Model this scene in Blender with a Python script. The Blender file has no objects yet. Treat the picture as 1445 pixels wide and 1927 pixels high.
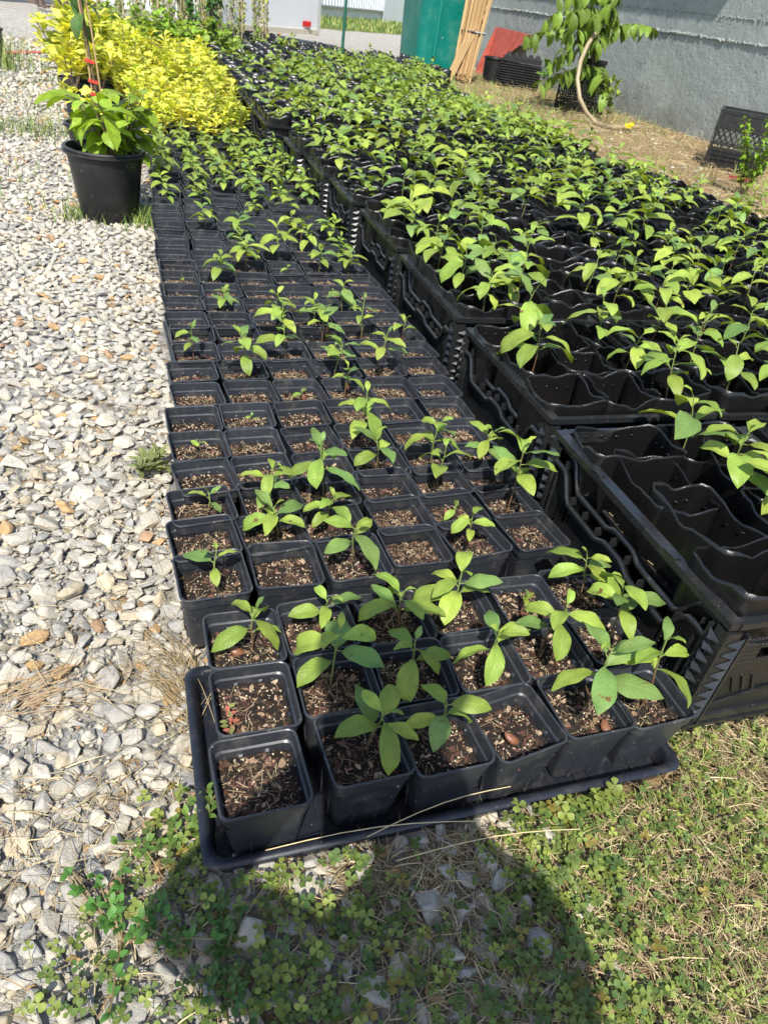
import bpy, math, random
import numpy as np
from mathutils import Matrix, Vector, noise as mnoise

# ------------------------------------------------------------------ camera
S = bpy.context.scene
COL = S.collection
H = 0.85
FPX, CX, CY = 1336.0, 722.5, 963.5
RW = np.array([[0.9530281858972769, -0.06285243851628641, 0.29628845380456914],
               [-0.2743385852352093, -0.5936924801220165, 0.7564836942708765],
               [0.12835738208801867, -0.8022336380501167, -0.5830485163726814]])
def ray(px, py):
    v = RW @ np.array([px - CX, py - CY, FPX]); return v / np.linalg.norm(v)
def at(px, py, z=0.0):
    v = ray(px, py); t = (z - H) / v[2]; return v * t + np.array([0, 0, H])
def aty(px, py, Y):
    v = ray(px, py); t = Y / v[1]; return v * t + np.array([0, 0, H])
def atx(px, py, X):
    v = ray(px, py); t = X / v[0]; return v * t + np.array([0, 0, H])
def proj(P):
    v = RW.T @ (np.asarray(P, float) - np.array([0, 0, H]))
    if v[2] <= 0.01: return (-9999, -9999)
    return v[0] / v[2] * FPX + CX, v[1] / v[2] * FPX + CY

cd = bpy.data.cameras.new('camera'); cam = bpy.data.objects.new('camera', cd); COL.objects.link(cam)
cd.sensor_fit = 'VERTICAL'; cd.sensor_height = 36; cd.sensor_width = 27; cd.lens = FPX / 1927 * 36
cd.clip_start = 0.02; cd.clip_end = 500
M = Matrix(((RW[0][0], -RW[0][1], -RW[0][2], 0), (RW[1][0], -RW[1][1], -RW[1][2], 0), (RW[2][0], -RW[2][1], -RW[2][2], H), (0, 0, 0, 1)))
cam.matrix_world = M; S.camera = cam
cd.dof.use_dof = True; cd.dof.focus_distance = 1.05; cd.dof.aperture_fstop = 15

# ------------------------------------------------------------------ sky and sun
EL, AZ = math.radians(53), math.radians(22)
w = bpy.data.worlds.new('World'); S.world = w; w.use_nodes = True
nt = w.node_tree; sky = nt.nodes.new('ShaderNodeTexSky'); sky.sky_type = 'NISHITA'; sky.sun_disc = False
sky.sun_elevation = EL; sky.sun_rotation = math.pi + AZ
nt.links.new(sky.outputs[0], nt.nodes['Background'].inputs[0]); nt.nodes['Background'].inputs[1].default_value = 0.15
sl = bpy.data.lights.new('sun', 'SUN'); sl.energy = 4.8; sl.angle = math.radians(0.5); sl.color = (1, .955, .88)
so = bpy.data.objects.new('sun', sl); COL.objects.link(so)
SD = Vector((math.cos(EL) * math.sin(AZ), math.cos(EL) * math.cos(AZ), -math.sin(EL)))
so.rotation_euler = SD.to_track_quat('-Z', 'Y').to_euler(); so.location = (-2, -4, 6)
S.view_settings.view_transform = 'Standard'; S.view_settings.look = 'None'; S.view_settings.gamma = 1
S.view_settings.exposure = 0.64
S.cycles.max_bounces = 6; S.cycles.transparent_max_bounces = 6; S.cycles.diffuse_bounces = 3

random.seed(7); rng = np.random.default_rng(7)
U = random.uniform

# ------------------------------------------------------------------ helpers
class MB:
    def __init__(s): s.v = []; s.l = []; s.n = []; s.c = []; s.u = []; s.m = []; s.k = 0
    def add(s, V, F, col=(1, 1, 1), uv=None, mi=0):
        V = np.asarray(V, float).reshape(-1, 3); n = len(V)
        s.v.append(V)
        if isinstance(F, np.ndarray):
            s.l.append((F + s.k).ravel()); s.n.append(np.full(len(F), F.shape[1])); k = len(F)
        else:
            s.l.append(np.array([i + s.k for f in F for i in f], int)); s.n.append(np.array([len(f) for f in F], int)); k = len(F)
        c = np.asarray(col, float)
        s.c.append(np.tile(c, (n, 1)) if c.ndim == 1 else c)
        s.u.append(np.zeros((n, 2)) if uv is None else np.asarray(uv, float))
        s.m.append(np.full(k, mi)); s.k += n
    def box(s, c, d, col=(1, 1, 1), R=None, mi=0):
        x, y, z = np.array(d) / 2
        V = np.array([[-x, -y, -z], [x, -y, -z], [x, y, -z], [-x, y, -z], [-x, -y, z], [x, -y, z], [x, y, z], [-x, y, z]])
        if R is not None: V = V @ np.array(R).T
        s.add(V + np.array(c), BOXF, col, mi=mi)
    def tube(s, P, r, n=6, col=(1, 1, 1), cap=True, mi=0):
        P = [np.array(p, float) for p in P]; r = [r] * len(P) if np.isscalar(r) else r
        V = []; F = []; up = np.array([0, 0, 1.])
        for i, p in enumerate(P):
            t = P[min(i + 1, len(P) - 1)] - P[max(i - 1, 0)]; t /= np.linalg.norm(t) + 1e-9
            a = np.cross(t, up if abs(t[2]) < .93 else np.array([1., 0, 0])); a /= np.linalg.norm(a); b = np.cross(t, a)
            for k in range(n):
                q = 2 * math.pi * k / n; V.append(p + r[i] * (math.cos(q) * a + math.sin(q) * b))
        for i in range(len(P) - 1):
            for k in range(n):
                F.append((i * n + k, i * n + (k + 1) % n, (i + 1) * n + (k + 1) % n, (i + 1) * n + k))
        if cap: F.append(tuple(range(n))[::-1]); F.append(tuple((len(P) - 1) * n + k for k in range(n)))
        s.add(V, F, col, mi=mi)
    def mesh(s, name, mats, smooth=None):
        me = bpy.data.meshes.new(name)
        V = np.concatenate(s.v); L = np.concatenate(s.l); N = np.concatenate(s.n)
        me.vertices.add(len(V)); me.vertices.foreach_set('co', V.ravel())
        me.loops.add(len(L)); me.loops.foreach_set('vertex_index', L.astype(np.int32))
        me.polygons.add(len(N)); st = np.concatenate([[0], np.cumsum(N)[:-1]])
        me.polygons.foreach_set('loop_start', st.astype(np.int32))
        me.polygons.foreach_set('material_index', np.concatenate(s.m).astype(np.int32))
        me.polygons.foreach_set('use_smooth', np.full(len(N), smooth is not None))
        C = np.concatenate(s.c); a = me.color_attributes.new('col', 'FLOAT_COLOR', 'POINT')
        a.data.foreach_set('color', np.c_[C, np.ones(len(C))].astype(np.float32).ravel())
        uvl = me.uv_layers.new(name='UVMap'); uv = np.concatenate(s.u)[L]
        uvl.data.foreach_set('uv', uv.astype(np.float32).ravel())
        me.update(calc_edges=True); me.validate()
        if smooth is not None and smooth < 179: me.set_sharp_from_angle(angle=math.radians(smooth))
        for m in (mats if isinstance(mats, (list, tuple)) else [mats]): me.materials.append(m)
        return me
BOXF = np.array([[0, 3, 2, 1], [4, 5, 6, 7], [0, 1, 5, 4], [1, 2, 6, 5], [2, 3, 7, 6], [3, 0, 4, 7]])

def obj(name, me, parent=None, loc=(0, 0, 0), rot=(0, 0, 0), sc=(1, 1, 1)):
    if isinstance(me, tuple): me = me[0].mesh(name, me[1], me[2] if len(me) > 2 else None)
    o = bpy.data.objects.new(name, me); COL.objects.link(o)
    o.location = loc; o.rotation_euler = rot; o.scale = sc if not np.isscalar(sc) else (sc, sc, sc)
    if parent: o.parent = parent
    return o
def tag(o, label=None, cat=None, group=None, kind=None):
    if label: o['label'] = label
    if cat: o['category'] = cat
    if group: o['group'] = group
    if kind: o['kind'] = kind
    return o
def thing(name, label, cat, loc=(0, 0, 0), rz=0, group=None):
    o = bpy.data.objects.new(name, None); COL.objects.link(o); o.location = loc; o.rotation_euler = (0, 0, rz)
    o.empty_display_size = .05
    return tag(o, label, cat, group)
ONES = 'zeroth first second third fourth fifth sixth seventh eighth ninth tenth eleventh twelfth thirteenth fourteenth fifteenth sixteenth seventeenth eighteenth nineteenth twentieth'.split()
def nth(n):
    if n <= 20: return ONES[n]
    t = {2: 'twenty', 3: 'thirty', 4: 'forty'}[n // 10]
    return {2: 'twentieth', 3: 'thirtieth', 4: 'fortieth'}[n // 10] if n % 10 == 0 else t + '-' + ONES[n % 10]
def fbm(x, y, s=1., seed=0, o=3):
    v = 0; a = 1; t = 0
    for i in range(o):
        v += a * mnoise.noise(Vector((x * s + seed * 7.3, y * s - seed * 3.1, seed * 1.7 + i * 9))); t += a; a *= .5; s *= 2.1
    return v / t

# ------------------------------------------------------------------ materials
def mat(name, base=(.5, .5, .5), rough=.6, attr=False, bump=None, vary=0., spec=.5, objvar=0., extra=None, metal=0.):
    m = bpy.data.materials.new(name); m.use_nodes = True; t = m.node_tree; N = t.nodes; L = t.links
    b = N['Principled BSDF']; b.inputs['Roughness'].default_value = rough; b.inputs['Specular IOR Level'].default_value = spec
    b.inputs['Metallic'].default_value = metal
    tc = N.new('ShaderNodeTexCoord'); src = None
    if attr:
        a = N.new('ShaderNodeAttribute'); a.attribute_name = 'col'; src = a.outputs['Color']
    else:
        r = N.new('ShaderNodeRGB'); r.outputs[0].default_value = (*base, 1); src = r.outputs[0]
    if vary:
        sc, amt = vary if isinstance(vary, tuple) else (60, vary)
        n = N.new('ShaderNodeTexNoise'); n.inputs['Scale'].default_value = sc; n.inputs['Detail'].default_value = 6; n.inputs['Roughness'].default_value = .65
        L.new(tc.outputs['Object'], n.inputs['Vector'])
        mr = N.new('ShaderNodeMapRange'); mr.inputs['From Min'].default_value = .25; mr.inputs['From Max'].default_value = .75
        mr.inputs['To Min'].default_value = 1 - amt; mr.inputs['To Max'].default_value = 1 + amt; L.new(n.outputs[0], mr.inputs['Value'])
        v = N.new('ShaderNodeVectorMath'); v.operation = 'SCALE'; L.new(src, v.inputs[0]); L.new(mr.outputs[0], v.inputs['Scale']); src = v.outputs[0]
    if objvar:
        oi = N.new('ShaderNodeObjectInfo'); hs = N.new('ShaderNodeHueSaturation')
        mr = N.new('ShaderNodeMapRange'); mr.inputs['To Min'].default_value = 1 - objvar; mr.inputs['To Max'].default_value = 1 + objvar
        L.new(oi.outputs['Random'], mr.inputs['Value']); L.new(mr.outputs[0], hs.inputs['Value']); L.new(src, hs.inputs['Color']); src = hs.outputs[0]
    L.new(src, b.inputs['Base Color'])
    if bump:
        bs, st, ds = bump
        n = N.new('ShaderNodeTexNoise'); n.inputs['Scale'].default_value = bs; n.inputs['Detail'].default_value = 6; n.inputs['Roughness'].default_value = .7
        L.new(tc.outputs['Object'], n.inputs['Vector'])
        bp = N.new('ShaderNodeBump'); bp.inputs['Strength'].default_value = st; bp.inputs['Distance'].default_value = ds
        L.new(n.outputs[0], bp.inputs['Height']); L.new(bp.outputs[0], b.inputs['Normal'])
    if extra: extra(m, t, N, L, b, tc)
    return m

def dusty(amount, col, sc):
    def f(m, t, N, L, b, tc):
        n = N.new('ShaderNodeTexNoise'); n.inputs['Scale'].default_value = sc; n.inputs['Detail'].default_value = 8; n.inputs['Roughness'].default_value = .8
        L.new(tc.outputs['Object'], n.inputs['Vector'])
        mr = N.new('ShaderNodeMapRange'); mr.inputs['From Min'].default_value = .5; mr.inputs['From Max'].default_value = .78; mr.inputs['To Max'].default_value = amount
        L.new(n.outputs[0], mr.inputs['Value'])
        vo = N.new('ShaderNodeTexVoronoi'); vo.inputs['Scale'].default_value = sc * 4.5; L.new(tc.outputs['Object'], vo.inputs['Vector'])
        m2 = N.new('ShaderNodeMapRange'); m2.inputs['From Min'].default_value = .16; m2.inputs['From Max'].default_value = .1; m2.inputs['To Max'].default_value = min(1, amount * 3)
        L.new(vo.outputs['Distance'], m2.inputs['Value'])
        vc = N.new('ShaderNodeMath'); vc.operation = 'GREATER_THAN'; sx = N.new('ShaderNodeSeparateColor'); L.new(vo.outputs['Color'], sx.inputs[0]); L.new(sx.outputs[0], vc.inputs[0]); vc.inputs[1].default_value = .86
        mu = N.new('ShaderNodeMath'); mu.operation = 'MULTIPLY'; L.new(m2.outputs[0], mu.inputs[0]); L.new(vc.outputs[0], mu.inputs[1])
        mx = N.new('ShaderNodeMath'); mx.operation = 'MAXIMUM'; L.new(mr.outputs[0], mx.inputs[0]); L.new(mu.outputs[0], mx.inputs[1])
        src = b.inputs['Base Color'].links[0].from_socket
        mi = N.new('ShaderNodeMix'); mi.data_type = 'RGBA'; mi.inputs[7].default_value = (*col, 1); L.new(src, mi.inputs[6]); L.new(mx.outputs[0], mi.inputs[0]); L.new(mi.outputs[2], b.inputs['Base Color'])
        ro = N.new('ShaderNodeMapRange'); r0 = b.inputs['Roughness'].default_value; ro.inputs['To Min'].default_value = r0; ro.inputs['To Max'].default_value = .85
        L.new(mx.outputs[0], ro.inputs['Value']); L.new(ro.outputs[0], b.inputs['Roughness'])
    return f

def leafy(trans, vein=.5, vn=9, attr=True, base=(.1, .2, .02), hv=.03, vv=.35, rough=.45):
    m = bpy.data.materials.new('leaf'); m.use_nodes = True; t = m.node_tree; N = t.nodes; L = t.links
    b = N['Principled BSDF']; b.inputs['Roughness'].default_value = rough; b.inputs['Specular IOR Level'].default_value = .32
    a = N.new('ShaderNodeAttribute'); a.attribute_name = 'col'; oi = N.new('ShaderNodeObjectInfo')
    hs = N.new('ShaderNodeHueSaturation'); L.new(a.outputs['Color'], hs.inputs['Color'])
    m1 = N.new('ShaderNodeMapRange'); m1.inputs['To Min'].default_value = .5 - hv; m1.inputs['To Max'].default_value = .5 + hv; L.new(oi.outputs['Random'], m1.inputs['Value']); L.new(m1.outputs[0], hs.inputs['Hue'])
    wn = N.new('ShaderNodeTexWhiteNoise'); wn.noise_dimensions = '1D'; L.new(oi.outputs['Random'], wn.inputs['W'])
    m2 = N.new('ShaderNodeMapRange'); m2.inputs['To Min'].default_value = 1 - vv; m2.inputs['To Max'].default_value = 1 + vv; L.new(wn.outputs['Value'], m2.inputs['Value']); L.new(m2.outputs[0], hs.inputs['Value'])
    uv = N.new('ShaderNodeUVMap'); sx = N.new('ShaderNodeSeparateXYZ'); L.new(uv.outputs[0], sx.inputs[0])
    def M_(op, x, y=None, c=False):
        q = N.new('ShaderNodeMath'); q.operation = op; q.use_clamp = c
        for i, s_ in enumerate((x, y)):
            if s_ is None: continue
            if isinstance(s_, (int, float)): q.inputs[i].default_value = s_
            else: L.new(s_, q.inputs[i])
        return q.outputs[0]
    au = M_('ABSOLUTE', M_('SUBTRACT', sx.outputs[0], .5))
    ph = M_('MULTIPLY', M_('SUBTRACT', sx.outputs[1], M_('MULTIPLY', au, .45)), vn * 2 * math.pi)
    sv = M_('POWER', M_('ABSOLUTE', M_('COSINE', M_('MULTIPLY', ph, .5))), 10)
    mid = M_('SUBTRACT', 1, M_('MULTIPLY', au, 22), True)
    vv_ = M_('MAXIMUM', M_('MULTIPLY', sv, .55), mid)
    tc = N.new('ShaderNodeTexCoord'); no = N.new('ShaderNodeTexNoise'); no.inputs['Scale'].default_value = 140; no.inputs['Detail'].default_value = 4; L.new(tc.outputs['Object'], no.inputs['Vector'])
    hgt = M_('SUBTRACT', M_('MULTIPLY', no.outputs[0], .5), vv_)
    bp = N.new('ShaderNodeBump'); bp.inputs['Strength'].default_value = vein; bp.inputs['Distance'].default_value = .0012; L.new(hgt, bp.inputs['Height']); L.new(bp.outputs[0], b.inputs['Normal'])
    lt = N.new('ShaderNodeMix'); lt.data_type = 'RGBA'; lt.blend_type = 'MULTIPLY'
    no2 = N.new('ShaderNodeTexNoise'); no2.inputs['Scale'].default_value = 45; no2.inputs['Detail'].default_value = 3; L.new(tc.outputs['Object'], no2.inputs['Vector'])
    mr = N.new('ShaderNodeMapRange'); mr.inputs['From Min'].default_value = .3; mr.inputs['From Max'].default_value = .7; mr.inputs['To Min'].default_value = .78; mr.inputs['To Max'].default_value = 1.2; L.new(no2.outputs[0], mr.inputs['Value'])
    vs = N.new('ShaderNodeVectorMath'); vs.operation = 'SCALE'; L.new(hs.outputs[0], vs.inputs[0])
    L.new(M_('MULTIPLY', mr.outputs[0], M_('ADD', 1, M_('MULTIPLY', vv_, .2))), vs.inputs['Scale'])
    n3 = N.new('ShaderNodeTexNoise'); n3.inputs['Scale'].default_value = 70; n3.inputs['Detail'].default_value = 5
    of = N.new('ShaderNodeVectorMath'); of.operation = 'ADD'; L.new(tc.outputs['Object'], of.inputs[0]); L.new(wn.outputs['Value'], of.inputs[1]); L.new(of.outputs[0], n3.inputs['Vector'])
    thr = M_('SUBTRACT', M_('ADD', n3.outputs[0], M_('MULTIPLY', wn.outputs['Value'], .09)), .725)
    bl = N.new('ShaderNodeMix'); bl.data_type = 'RGBA'; L.new(M_('MULTIPLY', thr, 22, True), bl.inputs[0]); L.new(vs.outputs[0], bl.inputs[6]); bl.inputs[7].default_value = (.16, .085, .03, 1)
    L.new(bl.outputs[2], b.inputs['Base Color'])
    tr = N.new('ShaderNodeBsdfTranslucent'); tv = N.new('ShaderNodeVectorMath'); tv.operation = 'MULTIPLY'; L.new(vs.outputs[0], tv.inputs[0]); tv.inputs[1].default_value = (1.5, 1.35, .5); L.new(tv.outputs[0], tr.inputs[0])
    mx = N.new('ShaderNodeMixShader'); mx.inputs[0].default_value = trans; L.new(b.outputs[0], mx.inputs[1]); L.new(tr.outputs[0], mx.inputs[2]); L.new(mx.outputs[0], N['Material Output'].inputs[0])
    return m

def dots(m, t, N, L, b, tc):
    mp = N.new('ShaderNodeMapping'); mp.inputs['Rotation'].default_value = (math.radians(45), 0, 0); L.new(tc.outputs['Object'], mp.inputs[0])
    vo = N.new('ShaderNodeTexVoronoi'); vo.inputs['Scale'].default_value = 190; vo.inputs['Randomness'].default_value = 0; L.new(mp.outputs[0], vo.inputs['Vector'])
    mr = N.new('ShaderNodeMapRange'); mr.inputs['From Min'].default_value = .2; mr.inputs['From Max'].default_value = .42; mr.inputs['To Min'].default_value = 1; mr.inputs['To Max'].default_value = 0; L.new(vo.outputs['Distance'], mr.inputs['Value'])
    bp = N.new('ShaderNodeBump'); bp.inputs['Strength'].default_value = .9; bp.inputs['Distance'].default_value = .0025; L.new(mr.outputs[0], bp.inputs['Height']); L.new(bp.outputs[0], b.inputs['Normal'])

M_POT = mat('pot_plastic', (.025, .0285, .035), .36, bump=(260, .06, .001), extra=dusty(.28, (.3, .26, .2), 30), spec=.55, objvar=.18)
M_TRAY = mat('tray_plastic', (.012, .014, .02), .33, bump=(90, .12, .001), extra=dusty(.12, (.3, .26, .2), 30))
M_CRATE = mat('crate_plastic', (.014, .015, .016), .27, bump=(90, .3, .0015), extra=dusty(.12, (.25, .22, .18), 26), spec=.6)
M_CRATE2 = mat('crate_panel_plastic', (.009, .0095, .010), .33, extra=dots, spec=.6)
M_FILM = mat('black_film', (.0065, .0062, .0062), .30, bump=(34, .5, .005), spec=.6)
M_SOIL = mat('mulch', rough=.92, attr=True, bump=(500, .5, .001), vary=(220, .35), spec=.2)
def veined(m, t, N, L, b, tc):
    n = N.new('ShaderNodeTexNoise'); n.inputs['Scale'].default_value = 26; n.inputs['Detail'].default_value = 9; n.inputs['Roughness'].default_value = .75; n.inputs['Distortion'].default_value = 1.4
    L.new(tc.outputs['Object'], n.inputs['Vector'])
    mr = N.new('ShaderNodeMapRange'); mr.inputs['From Min'].default_value = .50; mr.inputs['From Max'].default_value = .72; mr.inputs['To Max'].default_value = .55; L.new(n.outputs[0], mr.inputs['Value'])
    src = b.inputs['Base Color'].links[0].from_socket; mi = N.new('ShaderNodeMix'); mi.data_type = 'RGBA'; L.new(mr.outputs[0], mi.inputs[0]); L.new(src, mi.inputs[6]); mi.inputs[7].default_value = (.50, .41, .27, 1); L.new(mi.outputs[2], b.inputs['Base Color'])
M_STONE = mat('crushed_stone', rough=.9, attr=True, bump=(130, .9, .005), vary=(90, .24), spec=.25, extra=veined)
M_LEAF = leafy(.30, vein=.35, hv=.012, vv=.22)
M_STEM = mat('stem', rough=.6, attr=True, vary=(80, .2))
M_STRAW = mat('straw', rough=.75, attr=True, vary=(60, .2))
M_CLOVER = leafy(.25, vein=.15, vn=5, rough=.5)
M_NUR = mat('nursery_pot_plastic', (.013, .0135, .015), .42, bump=(40, .1, .002), extra=dusty(.13, (.25, .22, .18), 9))

# ------------------------------------------------------------------ the ground
def ground_mat():
    m = bpy.data.materials.new('ground'); m.use_nodes = True; t = m.node_tree; N = t.nodes; L = t.links
    b = N['Principled BSDF']; b.inputs['Roughness'].default_value = .95; b.inputs['Specular IOR Level'].default_value = .2
    g = N.new('ShaderNodeNewGeometry'); pos = g.outputs['Position']
    def noise(sc, det=5, ro=.6):
        n = N.new('ShaderNodeTexNoise'); n.inputs['Scale'].default_value = sc; n.inputs['Detail'].default_value = det; n.inputs['Roughness'].default_value = ro; L.new(pos, n.inputs['Vector']); return n.outputs[0]
    def ramp(s, stops):
        r = N.new('ShaderNodeValToRGB'); e = r.color_ramp.elements
        while len(e) < len(stops): e.new(.5)
        for i, (p, c) in enumerate(stops): e[i].position = p; e[i].color = (*c, 1)
        L.new(s, r.inputs[0]); return r.outputs[0]
    vo = N.new('ShaderNodeTexVoronoi'); vo.inputs['Scale'].default_value = 30; L.new(pos, vo.inputs['Vector'])
    sx = N.new('ShaderNodeSeparateColor'); L.new(vo.outputs['Color'], sx.inputs[0])
    stone = ramp(sx.outputs[0], [(0, (.34, .33, .31)), (.35, (.43, .42, .39)), (.7, (.52, .50, .45)), (.9, (.46, .41, .32)), (1, (.5, .36, .2))])
    ed = N.new('ShaderNodeMapRange'); ed.inputs['From Min'].default_value = .25; ed.inputs['From Max'].default_value = .75; ed.inputs['To Min'].default_value = 1; ed.inputs['To Max'].default_value = .6; L.new(vo.outputs['Distance'], ed.inputs['Value'])
    sc_ = N.new('ShaderNodeVectorMath'); sc_.operation = 'SCALE'; L.new(stone, sc_.inputs[0]); L.new(ed.outputs[0], sc_.inputs['Scale'])
    dry = ramp(noise(38, 8, .75), [(.3, (.10, .062, .03)), (.5, (.27, .19, .095)), (.7, (.42, .33, .18))])
    grn = ramp(noise(30, 8, .75), [(.3, (.045, .06, .015)), (.55, (.13, .16, .04)), (.75, (.30, .27, .12))])
    a = N.new('ShaderNodeAttribute'); a.attribute_name = 'col'; s2 = N.new('ShaderNodeSeparateColor'); L.new(a.outputs['Color'], s2.inputs[0])
    def mask(s, sc):
        q = N.new('ShaderNodeMath'); q.operation = 'ADD'; L.new(s, q.inputs[0]); L.new(noise(sc, 6, .7), q.inputs[1])
        r = N.new('ShaderNodeMapRange'); r.inputs['From Min'].default_value = .92; r.inputs['From Max'].default_value = 1.08; L.new(q.outputs[0], r.inputs['Value']); return r.outputs[0]
    m1 = N.new('ShaderNodeMix'); m1.data_type = 'RGBA'; L.new(mask(s2.outputs[0], 5), m1.inputs[0]); L.new(sc_.outputs[0], m1.inputs[6]); L.new(dry, m1.inputs[7])
    m2 = N.new('ShaderNodeMix'); m2.data_type = 'RGBA'; L.new(mask(s2.outputs[1], 3.5), m2.inputs[0]); L.new(m1.outputs[2], m2.inputs[6]); L.new(grn, m2.inputs[7])
    L.new(m2.outputs[2], b.inputs['Base Color'])
    ad = N.new('ShaderNodeMath'); ad.operation = 'SUBTRACT'; L.new(noise(60, 6, .7), ad.inputs[0]); L.new(vo.outputs['Distance'], ad.inputs[1])
    bp = N.new('ShaderNodeBump'); bp.inputs['Strength'].default_value = .9; bp.inputs['Distance'].default_value = .02; L.new(ad.outputs[0], bp.inputs['Height']); L.new(bp.outputs[0], b.inputs['Normal'])
    return m
def sm(a, b, x): t = min(1, max(0, (x - a) / (b - a))); return t * t * (3 - 2 * t)
def ground_mask(x, y):
    # r: dry straw ground, g: green growth
    r = 0.; g = 0.
    near = sm(.9, .5, y) * sm(.25, .6, x); r = max(r, near * .95); 
    r = max(r, sm(3.0, 3.3, x) * sm(12.6, 11.6, y - max(0, x - 3.6) * .8) * .9 * sm(10, 6.2, x))
    g = max(g, .42 * sm(3.0, 3.4, x) * sm(6.5, 8, y) * sm(19, 14, y))
    g = max(g, .44 * sm(3.4, 5, y) * sm(-.05, -.35, x) * sm(9.8, 8, y)); r = max(r, .36 * sm(3.2, 4.4, y) * sm(-.05, -.3, x) * sm(9.8, 8.6, y))
    band = sm(8.6, 9.0, y) * sm(10.3, 9.5, y) * sm(0, -.6, x); r = max(r, .75 * band)
    d = y - (16.5 + .3 * (x + 1.5)); 
    if x < 1: g = max(g, .85 * sm(-1, 1, d) * sm(60, 50, y))
    # strip of grass in front of the far building
    if x >= 1:
        yb = 27.2 + (x - 5.76) * 1.52; ye = 22.5 + (x - 5.76) * 1.0
        g = max(g, .95 * sm(ye - 1, ye + .5, y) * sm(yb + 4, yb + 1, y))
    return r, g
MG = ground_mat()
def axis(fine, coarse):
    return sorted(set([round(v, 3) for v in fine] + coarse))
xs = axis(np.arange(-3, 7.01, .12), [-120, -60, -30, -15, -8, -5, -4, 8, 9, 10, 11, 12, 14, 16, 18, 20, 24, 30, 40, 60, 100])
ys = axis(np.arange(-1, 14, .12), [-60, -20, -8, -4, -2] + list(range(14, 60)) + [65, 75, 90, 120, 200, 300])
b = MB(); V = []; C = []
for yy in ys:
    for xx in xs:
        z = -.003 + .006 * fbm(xx, yy, 1.3, 2) if (abs(xx) < 8 and -2 < yy < 16) else -.012
        V.append((xx, yy, z)); r_, g_ = ground_mask(xx, yy); C.append((r_, g_, 0))
nx = len(xs); F = np.array([(j * nx + i, j * nx + i + 1, (j + 1) * nx + i + 1, (j + 1) * nx + i) for j in range(len(ys) - 1) for i in range(nx - 1)])
b.add(V, F, np.array(C)); tag(obj('ground', (b, MG, 180)), kind='structure')

# ------------------------------------------------------------------ gravel stones
import bmesh
def hull_stone(k):
    r = random.Random(k); bm = bmesh.new()
    ex = (1, r.uniform(.55, .95), r.uniform(.38, .6))
    for i in range(r.choice([11, 13, 16])):
        v = Vector((r.gauss(0, 1), r.gauss(0, 1), r.gauss(0, 1))).normalized() * r.uniform(.82, 1.05)
        bm.verts.new((v.x * ex[0], v.y * ex[1], v.z * ex[2]))
    res = bmesh.ops.convex_hull(bm, input=bm.verts[:])
    bmesh.ops.delete(bm, geom=[g for g in res['geom_interior'] if isinstance(g, bmesh.types.BMVert)], context='VERTS')
    bmesh.ops.bevel(bm, geom=bm.edges[:], offset=.055, segments=1, affect='EDGES', profile=.6)
    bmesh.ops.triangulate(bm, faces=[f for f in bm.faces if len(f.verts) > 4])
    V = np.array([v.co[:] for v in bm.verts]); bm.verts.index_update(); F = [tuple(v.index for v in f.verts) for f in bm.faces]; bm.free()
    return V, F
STONES = [hull_stone(100 + i) for i in range(36)]
PAL = [((.455, .435, .385), 32), ((.405, .395, .37), 24), ((.49, .46, .395), 24), ((.34, .34, .325), 9), ((.46, .405, .305), 12), ((.46, .30, .15), 4), ((.36, .24, .15), 2), ((.53, .50, .43), 6)]
PW = [w_ for _, w_ in PAL]
def rotm(a, b_, c):
    ca, sa, cb, sb, cc, sc = math.cos(a), math.sin(a), math.cos(b_), math.sin(b_), math.cos(c), math.sin(c)
    return np.array([[ca, -sa, 0], [sa, ca, 0], [0, 0, 1]]) @ np.array([[cb, 0, sb], [0, 1, 0], [-sb, 0, cb]]) @ np.array([[1, 0, 0], [0, cc, -sc], [0, sc, cc]])
def scatter_stones(mb, x0, x1, y0, y1, rmin, rmax, n, keep, zb=0., flat=.3, pk=.62):
    grid = {}; cell = rmax * 1.3
    for i in range(n):
        x, y = U(x0, x1), U(y0, y1)
        if not keep(x, y): continue
        r = rmin + (rmax - rmin) * random.random() ** 1.7
        gx, gy = int(x / cell), int(y / cell); ok = True
        for a in (-1, 0, 1):
            for c in (-1, 0, 1):
                for (px, py, pr) in grid.get((gx + a, gy + c), ()):
                    if (px - x) ** 2 + (py - y) ** 2 < ((pr + r) * pk) ** 2: ok = False; break
                if not ok: break
            if not ok: break
        if not ok: continue
        grid.setdefault((gx, gy), []).append((x, y, r))
        Vs, Fs = random.choice(STONES)
        R_ = rotm(U(0, 6.28), random.gauss(0, flat), random.gauss(0, flat))
        c = np.array(random.choices(PAL, PW)[0][0]) * U(.78, 1.06) * (1.02, 1.0, .95)
        mb.add((Vs * r) @ R_.T + np.array([x, y, zb + r * U(.12, .32)]), Fs, c)
def in_view(x, y, z=0, m=60):
    p = proj((x, y, z)); return -m < p[0] < 1445 + m and -m < p[1] < 1927 + m
def left_ok(x, y): return (x < .035 + .02 * math.sin(y * 9) or y < .43 + .01 * math.sin(x * 20)) and in_view(x, y)
gb = MB()
def near_ok(x, y):
    if not left_ok(x, y): return False
    if y < .44 and x > .1: return x < .45 and random.random() < sm(.62, .1, x) * .75 + (.25 if .2 < x < .42 and y > .28 else 0)
    return True
scatter_stones(gb, -.6, .75, .08, 1.5, .0145, .031, 60000, near_ok)
scatter_stones(gb, -.6, .6, .08, 1.5, .010, .018, 16000, near_ok, zb=-.009, flat=.6)
scatter_stones(gb, -.6, .6, .08, 1.5, .004, .010, 18000, near_ok, zb=-.002, flat=.6)
scatter_stones(gb, -1.0, .04, 1.5, 3.4, .013, .026, 50000, left_ok)
scatter_stones(gb, -1.0, .04, 1.5, 3.4, .010, .016, 16000, left_ok, zb=-.008)
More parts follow.
